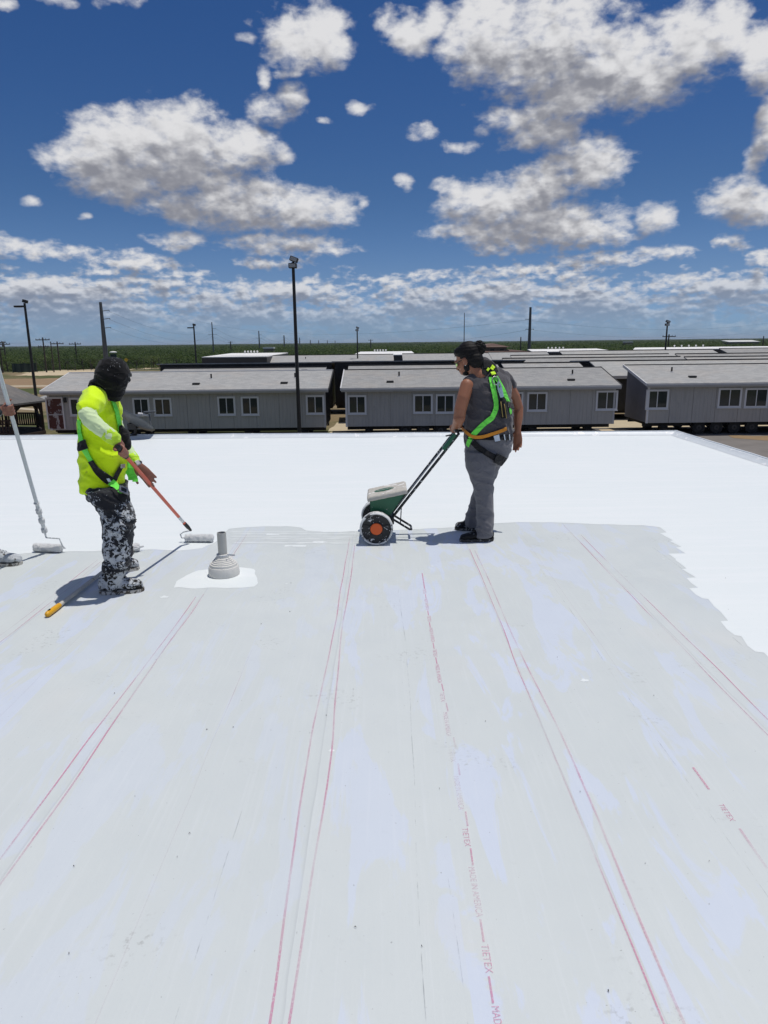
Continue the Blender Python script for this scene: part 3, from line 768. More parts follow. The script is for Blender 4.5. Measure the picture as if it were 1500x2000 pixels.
home('grey prefab home with a white left rake board, between the other two of its row', -1.98, 12.32, Y1, zb=-2.64,
     wins=wpx([(679, 716)], 772, 809, (.45,)) + wpx([(807, 845), (851, 888)], 770, 807, (.6, .8)) + wpx([(986, 1021), (1030, 1068)], 766, 803, (.0, .0)) + wpx([(1165, 1205)], 763, 801, (.0,)),
     left='grey', right='black', rake='l', wheels=(1.2, 2.15, 3.1),
     vents=((PY(780, 738, 39.3).x, 1.95, 'pipe'), (PY(1124, 732, 39.3).x, 1.95, 'pipe'), (PY(762, 751, 38.7).x, .75, 'box'), (PY(1116, 743, 38.7).x, .75, 'box')))
home('grey prefab home at the right edge, gable coloured dark for its shade, white rake board', 14.05, 28.6, Y1, zb=-2.62, ze=-.55, zr=.22,
     wins=wpx([(1263, 1304)], 761, 799, (.75,)) + wpx([(1404, 1446), (1456, 1498)], 758, 796, (.0, .7)) + [(23.6, 24.6, -1.9, -.95, 0)], left='wall', right='black', rake='l',
     wheels=(17.0, 17.95, 18.9, 19.85), vents=((PY(1321, 728, 39.3).x, 1.95, 'pipe'), (PY(1354, 738, 38.7).x, .8, 'dark')))
# rows behind: only roofs, ridges and wrapped tall sides show
G2 = 'prefabricated homes parked in rows'
def back_home(label, X0, X1, Yr, zr=.12, face=1, **kw):
    if face > 0: return home(label, X0, X1, Yr-3.5, ze=zr-.74, zr=zr, detail=False, group=G2, black_front=True, left='black', right='black', **kw)
    return home(label, X0, X1, Yr, ze=zr-.74, zr=zr, detail=False, group=G2, face=-1)
back_home('grey shingled home roof directly behind the home with the red door', -14.6, -4.0, 49.2, .03, vents=((-5.2, 2.6, 'dark'), (-4.6, 1.6, 'dark')))
back_home('home roof just behind the middle home of the front row', -2.1, 7.6, 49.2, .10)
back_home('home roof behind the worker with the bun, short gap to its left', 8.3, 13.2, 49.4, .14)
back_home('home roof behind the right-hand home of the front row', 14.3, 32.0, 49.4, .22)
back_home('black-wrapped tall side of a home, behind the light pole', -15.8, -3.6, 51.5, .30, face=-1)
back_home('black-wrapped tall side of a home, left of the worker with the bun', -3.4, 4.9, 51.5, .34, face=-1)
back_home('black-wrapped tall side of a home, right of the worker\'s shoulder', 5.2, 10.0, 51.8, .30, face=-1)
back_home('short black-wrapped tall side above the middle home\'s right end', 13.4, 14.9, 51.0, .22, face=-1)
back_home('third-row home roof right of the worker, before the brown house', 9.6, 23.2, 57.0, .28)
back_home('third-row home roof at the right edge of the photo', 23.9, 38.0, 57.0, .24)
back_home('fourth-row home roof right of centre with a dark vent', 12.0, 26.2, 67.0, .30, vents=((22.2, 2.2, 'dark'), (17, 1.2, 'pipe')))
back_home('fourth-row home roof at the far right, a black gap on its left', 27.2, 42.0, 67.0, .28)
back_home('far long home roof left of centre, in front of a flat white roof', -20.2, 1.2, 92.0, .12, vents=((-9.5, 1.5, 'pipe'),))
back_home('far home roof in the centre behind the black-wrapped side', 2.7, 13.2, 92.0, .16, vents=((9.0, 1.5, 'pipe'),))
back_home('far home roof right behind the worker with the bun', 13.6, 20.6, 92.0, .22)
back_home('far long home roof right of the brown house', 22.6, 41.5, 92.0, .28)
back_home('far home roof at the right edge before the flat white roof', 42.8, 60.0, 92.0, .40)

# ------------------------------------------------------------------ flat-roofed buildings behind
M_WROOF = plain('white_membrane_roof', (.80, .79, .76), .6, .06, .5)
M_TAN = plain('brown_stucco', (.17, .145, .115), .9, .12, .8)
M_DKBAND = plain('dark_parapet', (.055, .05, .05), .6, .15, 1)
def flat_building(label, px_front, px_back, Yf, Yb, wall, windows=0):
    (xa, ya), (xb, yb) = px_front; (xc, yc), (xd, yd) = px_back
    f0, f1, b1, b0 = PY(xa, ya, Yf), PY(xb, yb, Yf), PY(xd, yd, Yb), PY(xc, yc, Yb)
    z = (f0.z+f1.z+b0.z+b1.z)/4
    t = thing('flat_roof_building', (f0.x, Yf, GZ), label, 'building', 'flat white-roofed buildings behind the homes'); I = at(t)
    P4 = [Vector((p.x, p.y, 0)) for p in (f0, f1, b1, b0)]; c = sum(P4, Vector())/4
    ring = lambda s, z: [(c.x+(p.x-c.x)*s, c.y+(p.y-c.y)*s, z) for p in P4]
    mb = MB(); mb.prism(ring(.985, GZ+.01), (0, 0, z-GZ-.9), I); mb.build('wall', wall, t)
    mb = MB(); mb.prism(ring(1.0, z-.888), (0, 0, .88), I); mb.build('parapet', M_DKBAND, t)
    mb = MB(); mb.prism(ring(.998, z-.005), (0, 0, .10), I); mb.build('flat_roof', M_WROOF, t)
    for i in range(5):
        q = P4[3].lerp(P4[2], .22+.07*i); q = q.lerp(c, .25)
        mb = MB(); mb.lathe([(.09, 0), (.09, .2), (.15, .22), (.15, .34), (.03, .4)], 10, I @ Matrix.Translation((q.x, q.y, z+.096))); mb.build('roof_vent', M_WROOF, t)
    if windows:
        q = f0.lerp(f1, .56); mb = MB(); mb.box(q.x-.7, Yf-.1, GZ+1.0, q.x+.7, Yf+.5, GZ+2.2, I); w = mb.build('window', M_DKBAND, t)
        mb = MB(); mb.box(q.x-.5, Yf-.14, GZ+1.2, q.x+.5, Yf-.101, GZ+2.0, I); mb.build('pane', M_GLASS, w)
        for i in range(5):
            p = f1.lerp(b1, .25+.16*i); mb = MB(); mb.box(p.x-.1, p.y-.2, GZ, p.x+.25, p.y+.2, z-.9, I); mb.build('column', M_TAN, t)
    return t
flat_building('brown building with flat white roof and dark eaves, left of the tall light pole', [(394, 698.5), (521, 697.5)], [(452, 691), (563, 690)], 85, 116, M_TAN, 1)
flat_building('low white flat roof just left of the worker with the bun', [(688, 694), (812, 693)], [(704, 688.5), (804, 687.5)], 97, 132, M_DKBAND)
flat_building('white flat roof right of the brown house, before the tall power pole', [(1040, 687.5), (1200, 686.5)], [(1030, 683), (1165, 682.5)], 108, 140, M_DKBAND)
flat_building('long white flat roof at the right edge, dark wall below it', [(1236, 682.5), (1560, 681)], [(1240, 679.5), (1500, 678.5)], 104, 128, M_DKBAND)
# brown house with a raised hip roof
M_BROOF = shingle_material('brown_metal_tiles', (.085, .055, .05), (.15, .10, .085), .25)
hc = PY(975, 690, 100)
t = thing('house', (hc.x, 100, GZ), 'brown hip-roofed house with a small raised storey of windows, behind the worker with the bun', 'house'); 
def hip(mb, x0, y0, x1, y1, z0, z1, ov, ridge):
    xm0, xm1, ym = x0+ridge, x1-ridge, (y0+y1)/2
    mb.add([(x0-ov,y0-ov,z0),(x1+ov,y0-ov,z0),(x1+ov,y1+ov,z0),(x0-ov,y1+ov,z0),(xm0,ym,z1),(xm1,ym,z1)],[(0,1,5,4),(1,2,5),(2,3,4,5),(3,0,4),(3,2,1,0)])
zz = lambda y_, Y: PY(975, y_, Y).z-GZ
mb = MB(); mb.box(-3, 2, 0, 6.0, 12, zz(690.5, 102)); mb.build('wall', M_TAN, t)
mb = MB(); hip(mb, -3, 2, 6.0, 12, zz(690.5, 102)+.003, zz(682.5, 107), .9, 3.5); mb.build('roof', M_BROOF, t)
mb = MB(); mb.box(-2.2, 5.2, 1.6, 1.9, 9.2, zz(678, 104)); mb.build('upper_wall', M_TAN, t)
mb = MB(); hip(mb, -2.2, 5.2, 1.9, 9.2, zz(678, 104)+.003, zz(670.5, 107), .5, 1.7); mb.build('upper_roof', M_BROOF, t)
for xx in (-1.55, -.2, 1.15):
    mb = MB(); z1 = zz(678.5, 104)-.1; mb.box(xx-.42, 5.1, z1-.85, xx+.42, 5.199, z1); w = mb.build('window', M_TAN, t)
    mb = MB(); mb.box(xx-.3, 5.06, z1-.72, xx+.3, 5.099, z1-.12); mb.build('pane', M_GLASS, w)

# ------------------------------------------------------------------ gazebo
M_BWOOD = plain('stained_timber', (.045, .03, .024), .8, .3, 3, .4)
M_GSHING = shingle_material('gazebo_shingles', (.10, .10, .10), (.20, .195, .19))
R0 = 3.0; gc = PY(75, 790, 41.0); gx = gc.x-R0*math.cos(math.radians(10)); gy = 41.0
t = thing('gazebo', (gx, gy, GZ), 'octagonal dark timber gazebo with grey shingled roof, left of the red-door home', 'gazebo')
ang = [math.radians(10+45*i) for i in range(8)]; c8 = lambda r, z, i: (r*math.cos(ang[i % 8]), r*math.sin(ang[i % 8]), z)
zev, ztop = PY(75, 783, 41).z-GZ, PY(0, 752, 41).z-GZ+.6
mb = MB(); mb.add([c8(R0+.25, zev, i) for i in range(8)]+[c8(R0+.25, zev-.10, i) for i in range(8)]+[(0, 0, ztop), (0, 0, ztop-.12)],
    [(i, (i+1) % 8, 16) for i in range(8)]+[((i+1) % 8+8, i+8, 17) for i in range(8)]+[(i, i+8, (i+1) % 8+8, (i+1) % 8) for i in range(8)]); mb.build('roof', M_GSHING, t)
mb = MB(); mb.prism([c8(R0, .02, i) for i in range(8)], (0, 0, .18)); mb.build('floor', M_BWOOD, t)
mb = MB(); mb.prism([c8(R0-.02, .002, i) for i in range(8)], (0, 0, .017)); mb.build('base', M_STUD, t)
for i in range(8):
    a, b_ = Vector(c8(R0-.12, 0, i)), Vector(c8(R0-.12, 0, i+1)); d = (b_-a).normalized(); an = math.atan2(d.y, d.x)
    F = Matrix.Translation(a) @ Matrix.Rotation(an, 4, 'Z'); L = (b_-a).length
    mb = MB(); mb.box(-.075, -.075, .20, .075, .075, zev-.05, F); mb.build('post', M_BWOOD, t)
    mb = MB(); mb.box(.08, -.04, zev-.28, L-.08, .04, zev-.08, F); mb.build('beam', M_BWOOD, t)
    for s in (0, 1):
        x0, x1 = (.08, .5) if s == 0 else (L-.08, L-.5)
        mb = MB(); mb.prism([(x0, -.03, zev-.75), (x0, -.03, zev-.281), (x1, -.03, zev-.281), ((x0*.7+x1*.3), -.03, zev-.45)], (0, .06, 0), F); mb.build('bracket', M_BWOOD, t)
    if i == 7: continue                       # the way in
    mb = MB(); mb.box(.08, -.04, 1.00, L-.08, .04, 1.08, F); mb.box(.08, -.03, .30, L-.08, .03, .37, F); r_ = mb.build('railing', M_BWOOD, t)
    nb = int((L-.2)/.15)
    for j in range(nb):
        x = .12+(L-.24)*(j+.5)/nb; mb = MB(); mb.box(x-.045, -.015, .371, x+.045, .015, .999, F); mb.build('baluster', M_BWOOD, r_)

# ------------------------------------------------------------------ poles, wires, fence, brush
M_POLE = plain('dark_bronze_pole', (.022, .02, .019), .45, .2, 3, .1)
M_CONC = plain('concrete', (.38, .36, .33), .9, .12, 6)
M_GALV = plain('weathered_steel_pole', (.085, .09, .095), .6, .2, 1)
M_WOODP = plain('creosoted_pole', (.05, .042, .036), .9, .25, 2)
M_WIRE = plain('wire', (.08, .085, .09), .6, .1, 1, 0)
def light_pole(label, base_px, Y, top_y, r, kind, base=True):
    b = PY(base_px[0], base_px[1], Y); top = PY(base_px[0], top_y, Y).z-GZ
    t = thing('light_pole', (b.x, Y, GZ), label, 'light pole', 'parking lot light poles')
    mb = MB(); mb.tube([(0, 0, .5 if base else 0), (0, 0, top-.15)], [r, r*.72], 12); mb.build('pole', M_POLE, t, 40)
    if base:
        mb = MB(); mb.lathe([(r*2.2, 0.002), (r*2.2, .62), (r*2.0, .66), (r*1.02, .662)], 18); mb.build('footing', M_CONC, t, 40)
        mb = MB(); mb.cbox((0, 0, .69), r*3.2, r*3.2, .05); mb.build('base_plate', M_POLE, t)
    s = r/.085*(.72 if kind == 'double' else .62)
    if kind == 'double':
        for z, d, tl in ((top-.36*s, -.02, 0), (top-.02, .05, .35)):
            mb = MB(); M = Matrix.Translation((d, 0, z)) @ Matrix.Rotation(tl, 4, 'Y')
            mb.bbox(-.30*s*.75, -.2*s, -.12*s, .30*s*.75, .2*s, .14*s, .03*s, M); h = mb.build('lamp_head', M_POLE, t)
            mb = MB(); mb.box(-.18*s, -.215*s, -.09*s, .18*s, -.201*s, .10*s, M); mb.build('lens', M_FASC, h)
        mb = MB(); mb.tube([(0, 0, top-.3*s), (0, 0, top-.12)], .05*s, 8); mb.build('bracket', M_POLE, t)
    else:
        for sx, tl in ((-1, 0),):
            mb = MB(); mb.bbox(-.95*s, -.13*s, top-.52*s, -.05, .13*s, top-.36*s, .03*s); h = mb.build('lamp_head', M_POLE, t)
            mb = MB(); mb.box(-.85*s, -.09*s, top-.53*s, -.35*s, .09*s, top-.521*s); mb.build('lens', M_FASC, h)
        mb = MB(); M = Matrix.Translation((.07*s, 0, top)) @ Matrix.Rotation(.3, 4, 'Y')
        mb.bbox(-.2*s, -.16*s, -.14*s, .22*s, .16*s, .12*s, .03*s, M); mb.build('floodlight', M_POLE, t)
    return t
light_pole('tallest dark light pole, twin floodlights, before the red-door home', (585, 845), 37.25, 506, .105, 'double', False)
light_pole('dark light pole with a side arm lamp, left, behind the gazebo roof', (72, 788), 62, 588, .13, 'arm')
light_pole('thin light pole with a side arm lamp, left of the brown flat-roofed building', (383.5, 710), 150, 634, .19, 'arm')
light_pole('small light pole against the low white flat roof in the centre', (698.5, 697), 90, 640, .10, 'double', False)
light_pole('light pole with two heads before the white roof at the right', (1299, 690), 94, 628, .13, 'double', False)
# thin mast behind the head of the worker on the right
b = PY(906, 690, 110); t = thing('mast', (b.x, 110, GZ), 'thin bare mast rising behind the worker with the bun', 'mast')
mb = MB(); mb.tube([(0, 0, 0), (0, 0, PY(907, 611, 110).z-GZ)], [.10, .045], 8); mb.build('pole', M_GALV, t, 40)

def steel_pole(label, x, y_base, ytop, Y, r0, r1, arms, side=1, group='steel power line poles'):
    b = PY(x, y_base, Y); top = PY(x, ytop, Y).z-GZ
    t = thing('power_pole', (b.x, Y, GZ), label, 'power pole', group)
    mb = MB(); mb.tube([(0, 0, 0), (0, 0, top)], [r0, r1], 12); mb.build('pole', M_GALV, t, 40)
    ends = []
    for f, l, sd in arms:
        z = top*f if f <= 1 else top-f+1
        mb = MB(); mb.tube([(0, 0, z), (sd*l, 0, z+.12*l)], min(.06, r1*.5), 6); a = mb.build('arm', M_GALV, t, 40)
        mb = MB(); mb.tube([(sd*l, 0, z+.12*l), (sd*l, 0, z+.12*l-.25)], .05, 6); mb.build('insulator', M_DARK, a, 40)
        ends.append(Vector((b.x+sd*l, Y, GZ+z+.12*l-.25)))
    return ends
S = []
S.append(steel_pole('grey tapered steel power pole at left, behind the hooded worker\'s head', 209, 720, 590, 150, .55, .28, [(.80, 1.6, 1), (.90, 1.6, 1), (.995, 1.2, 1)] if False else [(.62, 1.6, 1), (.75, 1.6, 1), (.87, 1.6, 1)]))
ARM = [(.62, 1.9, 1), (.62, 1.9, -1), (.80, 1.7, 1)]
for lab, x, yt, Y in [('steel power pole right of the thin light pole on the left', 417.5, 629, 330), ('second steel power pole of the receding line, above the brown building', 507.5, 646, 520), ('steel power pole just left of the tallest light pole', 556, 655, 760),
        ('small far power pole just right of the tallest light pole', 586, 659.5, 1000), ('far power pole, first of the three small ones right of the tallest light pole', 607, 664, 1150), ('far power pole, middle of the three small ones in the centre', 623, 664.5, 1250), ('far power pole, last of the receding line in the centre', 640, 664.5, 1350), ('tiny far power pole left of the small centre light pole', 655, 665, 1400)]:
    S.append(steel_pole(lab, x, 690, yt, Y, .0011*Y if Y < 700 else .8, .0006*Y if Y < 700 else .55, ARM))
right_pole = steel_pole('tall dark power pole right of the worker with the bun', 1033, 690, 600, 170, .42, .26, [(.60, .9, -1), (.60, .9, 1), (.78, 1.0, -1)])
def wood_pole(label, x, ytop, Y, arms=1, r=.16):
    b = PY(x, 700, Y); top = PY(x, ytop, Y).z-GZ
    t = thing('utility_pole', (b.x, Y, GZ), label, 'utility pole', 'wooden utility poles')
    mb = MB(); mb.tube([(0, 0, 0), (0, 0, top)], [r, r*.75], 10); mb.build('pole', M_WOODP, t, 40)
    e = []
    for i in range(arms):
        z = top-.45-1.3*i; w = 1.35 if i == 0 else 1.0
        mb = MB(); mb.box(-w, -.17, z-.08, w, -.06, z+.08); a = mb.build('crossarm', M_WOODP, t)
        for xx in (-w+.1, -w*.45, w*.45, w-.1):
            mb = MB(); mb.lathe([(.05, 0), (.07, .1), (.05, .2)], 6, Matrix.Translation((xx, -.115, z+.081))); mb.build('insulator', M_GALV, a)
        e.append(Vector((b.x, Y, GZ+z+.3)))
    return e
U = [wood_pole('wooden utility pole at the left edge with a transformer', 2, 664, 140, 2), wood_pole('plain wooden pole second from the left edge', 11, 668, 150, 1),
     wood_pole('double-armed wooden utility pole right of the left light pole', 88, 659, 140, 2), wood_pole('bare thin wooden pole between two crossarm poles', 102.5, 667, 140, 0, .12),
     wood_pole('wooden crossarm pole beside the bare thin pole', 115, 667, 150, 1), wood_pole('wooden crossarm pole nearest the steel pole on the left', 150, 668, 165, 1)]
wood_pole('short wooden pole just left of the tall dark pole on the right', 1016, 658, 210, 0, .2)
wood_pole('short wooden pole standing right of the small centre light pole', 724.5, 663, 400, 1, .3)
wood_pole('wooden pole close to the right light pole', 1303, 653, 150, 1, .16)
wood_pole('small wooden pole far off at the right edge', 1487, 656.5, 300, 0, .25)
wood_pole('small wooden pole in the brush right of the thin left light pole', 452, 667, 420, 1, .35)
mb = MB(); b = PY(4, 672, 139.6); mb.lathe([(.02, -.5), (.22, -.48), (.25, -.4), (.25, .4), (.2, .48), (.02, .5)], 12, Matrix.Translation((b.x+.25, 139.5, b.z)))
tr = mb.build('transformer', M_GALV, None, 40); tag(tr, 'grey can transformer hanging on the pole at the left edge', 'transformer')
def wire(p, q, sag, r):
    p, q = Vector(p), Vector(q); n = 18
    mb = MB(); mb.tube([p.lerp(q, i/n)-Vector((0, 0, sag*4*(i/n)*(1-i/n))) for i in range(n+1)], r, 4, False)
    return mb
SPAN = ['first span right of the grey steel pole at left', 'second span of the receding line on the left', 'span left of the tallest light pole', 'span behind the tallest light pole']
wires = [(S[0][2], S[1][2], 3.5), (S[0][1], S[1][0], 3.5), (S[0][0], S[1][1], 3.5)]
for i in range(1, 4): wires += [(S[i][j], S[i+1][j], 4.0) for j in range(3)]
pr = lambda x, y, Y: PY(x, y, Y)
wires += [(right_pole[0], pr(560, 642, 420), 6), (right_pole[1], pr(1560, 634, 260), 3), (right_pole[2], pr(1560, 621, 260), 3), (right_pole[2], pr(300, 600, 420), 8), (pr(1303, 655, 150), pr(1560, 657, 150), .8)]
wires += [(U[0][0], U[2][0], .8), (U[2][0], U[4][0], .5), (U[4][0], U[5][0], .5), (U[2][1], U[4][0], .5)]
for i, (p, q, s) in enumerate(wires):
    d = (p.y+q.y)/2; o = wire(p, q, s, max(.008, d*.00007)).build('power_line', M_WIRE)
    if i < 12: lab = ('top', 'middle', 'lowest')[[0, 1, 2][i % 3]] + ' power line in the ' + SPAN[i//3]
    else: lab = ['power line running left from the tall dark pole, lower one', 'lower power line running right from the tall dark pole', 'upper power line running right from the tall dark pole', 'long faint power line high above the rooftops, left of the tall dark pole', 'power line running right from the wooden pole by the right light pole',
        'upper wire from the left edge pole to the double-armed pole', 'wire between the double-armed pole and the next crossarm pole', 'wire between the two rightmost wooden crossarm poles', 'lower wire right of the double-armed pole'][i-12]
    tag(o, lab, 'power line', 'power lines strung between the poles')

# mesquite brush to the horizon
def leaf_material(name, a, b_):
    m, k, b = new_mat(name, .75, .2); P = world_co(k)
    i = k.n('ShaderNodeNewGeometry').outputs['Random Per Island']
    c = k.mix(k.m('ADD', k.m('MULTIPLY', i, .3), k.m('MULTIPLY', k.sstep(k.noise(P, .07, 5, .65), .3, .7), .7)), a, b_)
    k.put(b.inputs['Base Color'], c)
    tr = k.n('ShaderNodeBsdfTranslucent'); k.put(tr.inputs['Color'], k.mix(1.0, c, (1.25, 1.35, .9), 'MULTIPLY'))
    mx = k.n('ShaderNodeMixShader'); mx.inputs[0].default_value = .35
    k.put(mx.inputs[1], b.outputs[0]); k.put(mx.inputs[2], tr.outputs[0])
    k.put(m.node_tree.nodes['Material Output'].inputs['Surface'], mx.outputs[0])
    return m
M_LEAF = leaf_material('mesquite_leaves', (.032, .058, .020), (.090, .128, .042))
M_LEAF2 = leaf_material('pale_mesquite_leaves', (.046, .072, .025), (.118, .148, .055))
def leaf_cloud(cs, rad, hgt, n, size, r):
    """n small leaf clumps (two crossing triangles) spread through each crown volume"""
    K = len(cs); u = r.normal(size=(K, n, 3)); u /= np.linalg.norm(u, axis=2, keepdims=True)
    lob = r.normal(size=(K, 5, 3)); lob /= np.linalg.norm(lob, axis=2, keepdims=True)
    w = np.max(np.einsum('kni,kli->knl', u, lob), axis=2)
    rr = (.45+.55*r.random((K, n))**.5)*(.55+.55*np.clip(w, 0, 1))
    p = u*rr[..., None]; p[..., 2] = p[..., 2]*.55+.45
    P = cs[:, None, :]+p*np.stack([rad, rad, hgt], 1)[:, None, :]
    P = P.reshape(-1, 3); N = len(P); s = (np.repeat(size, n)*(.6+.8*r.random(N)))[:, None]
    a = r.normal(size=(N, 3))*[1, 1, .4]; a /= np.linalg.norm(a, axis=1, keepdims=True)
    b = np.cross(a, r.normal(size=(N, 3))*[.45, .45, 1]); b /= np.linalg.norm(b, axis=1, keepdims=True)
    V = np.stack([P-a*s, P+b*s*.7, P+a*s, P-b*s*.7], 1).reshape(-1, 3)
    return V
def quads_mesh(name, V, mat):
    n = len(V)//4; me = bpy.data.meshes.new(name); me.vertices.add(n*4); me.vertices.foreach_set('co', V.astype(np.float32).ravel())
    me.loops.add(n*4); me.loops.foreach_set('vertex_index', np.arange(n*4, dtype=np.int32)); me.polygons.add(n)
    me.polygons.foreach_set('loop_start', np.arange(0, n*4, 4, dtype=np.int32)); me.polygons.foreach_set('loop_total', np.full(n, 4, np.int32))
    me.materials.append(mat); me.update(); me.validate(); return me
def scatter(n, y0, y1, half=.62):
    y = np.sqrt(rng.random(n)*(y1**2-y0**2)+y0**2); x = (rng.random(n)*2-1)*half*y
    return x, y
def brush(name, n, y0, y1, leaves, rmul, mat, keep=None, hmul=1.0, lf=.085):
    x, y = scatter(n, y0, y1)
    if keep is not None: k_ = keep(x, y); x, y = x[k_], y[k_]
    K = len(x); rad = (1.6+1.9*rng.random(K))*rmul; h = (.7+2.4*rng.random(K)**3)*hmul
    cs = np.stack([x, y, np.full(K, GZ)+.1*h], 1)
    V = leaf_cloud(cs, rad, h, leaves, np.minimum(rad*lf, .5+.00035*cs[:, 1]), rng)
    o = bpy.data.objects.new(name, quads_mesh(name, V, mat)); COL.objects.link(o); return stuff(o)
clear = lambda x, y: y > 152 + 4*np.sin(x*.11)
brush('brush', 1300, 140, 230, 260, 1.0, M_LEAF, clear, .85, .075)
brush('brush', 800, 140, 240, 260, .8, M_LEAF2, clear, .75, .075)
brush('brush', 5600, 200, 520, 80, 1.2, M_LEAF, None, .85, .10)
brush('brush', 2600, 200, 520, 80, 1.0, M_LEAF2, None, .85, .10)
brush('brush', 10000, 500, 1500, 24, 2.2, M_LEAF, None, .85, .12)
brush('brush', 5000, 500, 1500, 24, 2.0, M_LEAF2, None, .85, .12)
brush('brush', 9000, 1500, 5000, 10, 5.0, M_LEAF, None, 1.0, .15)

def tree(label, x, Y, h, w, mat, n=420):
    t = thing('mesquite_tree', (x, Y, GZ), label, 'tree', 'mesquite trees along the fence')
    mb = MB(); lean = random.uniform(-.2, .2)
    mb.tube([(0, 0, -.05), (lean*.3, 0, h*.25), (lean, .1, h*.5)], [.13, .10, .06], 8)
    for a in range(4):
        an = a*1.6+x; mb.tube([(lean*.3, 0, h*(.22+.06*a)), (math.cos(an)*w*.3, math.sin(an)*w*.3, h*.55), (math.cos(an)*w*.6, math.sin(an)*w*.55, h*.75)], [.06, .04, .015], 6)
    mb.build('trunk', M_WOODP, t, 40)
    cs = []
    for i in range(6):
        an = i*1.05+x*2; cs.append((math.cos(an)*w*.48, math.sin(an)*w*.45, h*(.38+.12*(i % 3))))
    cs.append((lean, 0, h*.55)); cs = np.array(cs)
    V = leaf_cloud(cs, np.full(7, w*.5), np.full(7, h*.34), n//7, np.full(7, .13), rng)
    me = quads_mesh('crown', V, mat); o = bpy.data.objects.new('crown', me); COL.objects.link(o); o.parent = t
for i, (px_, Y, h, w, m_) in enumerate([(15, 146, 3.6, 3.0, M_LEAF), (40, 150, 3.0, 2.8, M_LEAF2), (95, 156, 3.2, 2.9, M_LEAF2), (128, 154, 3.0, 2.6, M_LEAF), (160, 158, 3.3, 2.8, M_LEAF), (180, 154, 2.8, 2.6, M_LEAF2), (268, 160, 3.2, 2.9, M_LEAF), (300, 158, 3.0, 2.8, M_LEAF2), (345, 160, 3.5, 3.0, M_LEAF)]):
    lab = ['dark bushy mesquite at the left edge behind the fence', 'pale low mesquite between the left edge and the left light pole', 'pale mesquite just right of the left light pole', 'dark small mesquite below the double-armed utility pole', 'dark mesquite behind the tall wire fence', 'pale mesquite just left of the hooded worker\'s head',
           'dark mesquite right of the hooded worker\'s head', 'pale mesquite beyond the red-door home\'s ridge', 'tall dark mesquite left of the thin light pole'][i]
    tree(lab, PY(px_, 720, Y).x, Y, h, w, m_)
# wire fence with tall posts, and the green screened panel left of it
M_FPOST = plain('fence_post', (.05, .05, .048), .7, .2, 3)
M_SCREEN = plain('green_windscreen', (.012, .028, .026), .8, .3, .6, .5, bd=.05)
f0, f1 = PY(72, 724, 146), PY(340, 716, 150)
t = thing('fence', (f0.x, f0.y, GZ), 'tall wire fence on dark posts behind the sand track at left', 'fence'); d = f1-f0; d.z = 0
for i in range(19):
    p = d*i/18; mb = MB(); mb.tube([(p.x, p.y, 0), (p.x, p.y, 2.3)], .055, 6); mb.build('post', M_FPOST, t)
    if i % 4 == 0:
        mb = MB(); mb.tube([(p.x, p.y, 1.9), (p.x+1.6, p.y+.1, .05)], .04, 6); mb.build('brace', M_FPOST, t)
mb = MB()
for z in (.1, .7, 1.3, 1.9, 2.25): mb.tube([(0, 0, z), (d.x, d.y, z)], .014, 4, False)
mb.build('wire_strand', M_FPOST, t)
a, b = PY(24, 722, 138), PY(71, 718, 140)
t = thing('screened_fence', (a.x, a.y, GZ), 'dark green screened fence panel left of the light pole', 'fence'); q = b-a; q.z = 0
mb = MB(); N_ = 12; vv = []
for i in range(N_+1):
    for z in (.12, 1.75): vv.append((q.x*i/N_, q.y*i/N_+.1*math.sin(i*1.9), z+.05*math.sin(i*1.3)))
mb.add(vv, [(2*i, 2*i+2, 2*i+3, 2*i+1) for i in range(N_)]); mb.build('screen', M_SCREEN, t)
for i in range(4):
    mb = MB(); p = q*i/3; mb.tube([(p.x, p.y+.16, 0), (p.x, p.y+.16, 1.9)], .05, 6); mb.build('post', M_FPOST, t)
# small far things in the brush
M_WHITE = plain('white_paint', (.7, .7, .66), .6, .08, 1)
b = PY(221, 687.5, 190); mb = MB(); mb.ball((0, 0, 0), .95, .95, .30, 20, 8)
o = mb.build('dome_tank', M_WHITE, None, True, loc=(b.x, 190, b.z-.1)); tag(o, 'white domed tank top showing above the brush at left', 'tank')
b = PY(221, 695, 190); mb = MB(); mb.lathe([(.8, 0), (.8, max(.4, PY(221, 688.5, 190).z-GZ-.4))], 20, Matrix.Translation((0, 0, GZ-o.location.z))); mb.build('tank_wall', M_SCREEN, o, 40)
b = PY(1425, 667, 420); t = thing('far_building', (b.x, 420, GZ), 'long low white-roofed shed far off in the brush at right', 'shed')
mb = MB(); h = PY(1425, 666.5, 420).z-GZ; mb.box(0, 0, 0, 17, 9, h-.6); mb.build('wall', M_TAN, t)
mb = MB(); mb.prism([(-.5, -.5, h-.6), (-.5, 9.5, h+.2), (-.5, 9.5, h+.5), (-.5, -.5, h-.3)], (18, 0, 0)); mb.build('roof', M_WHITE, t)
for lab, x, y, Y, w in [('small white structure far off in the brush at right', 1229, 668.5, 500, 5), ('tiny pale roof in the brush left of the tallest light pole', 524, 680.5, 300, 4)]:
    b = PY(x, y, Y); t = thing('far_shed', (b.x, Y, GZ), lab, 'shed'); h = max(1.2, b.z-GZ)
    mb = MB(); mb.box(-w/2, 0, 0, w/2, w, h-.1); mb.build('wall', M_TAN, t); mb = MB(); mb.box(-w/2-.2, -.2, h-.099, w/2+.2, w+.2, h+.5); mb.build('roof', M_WHITE, t)
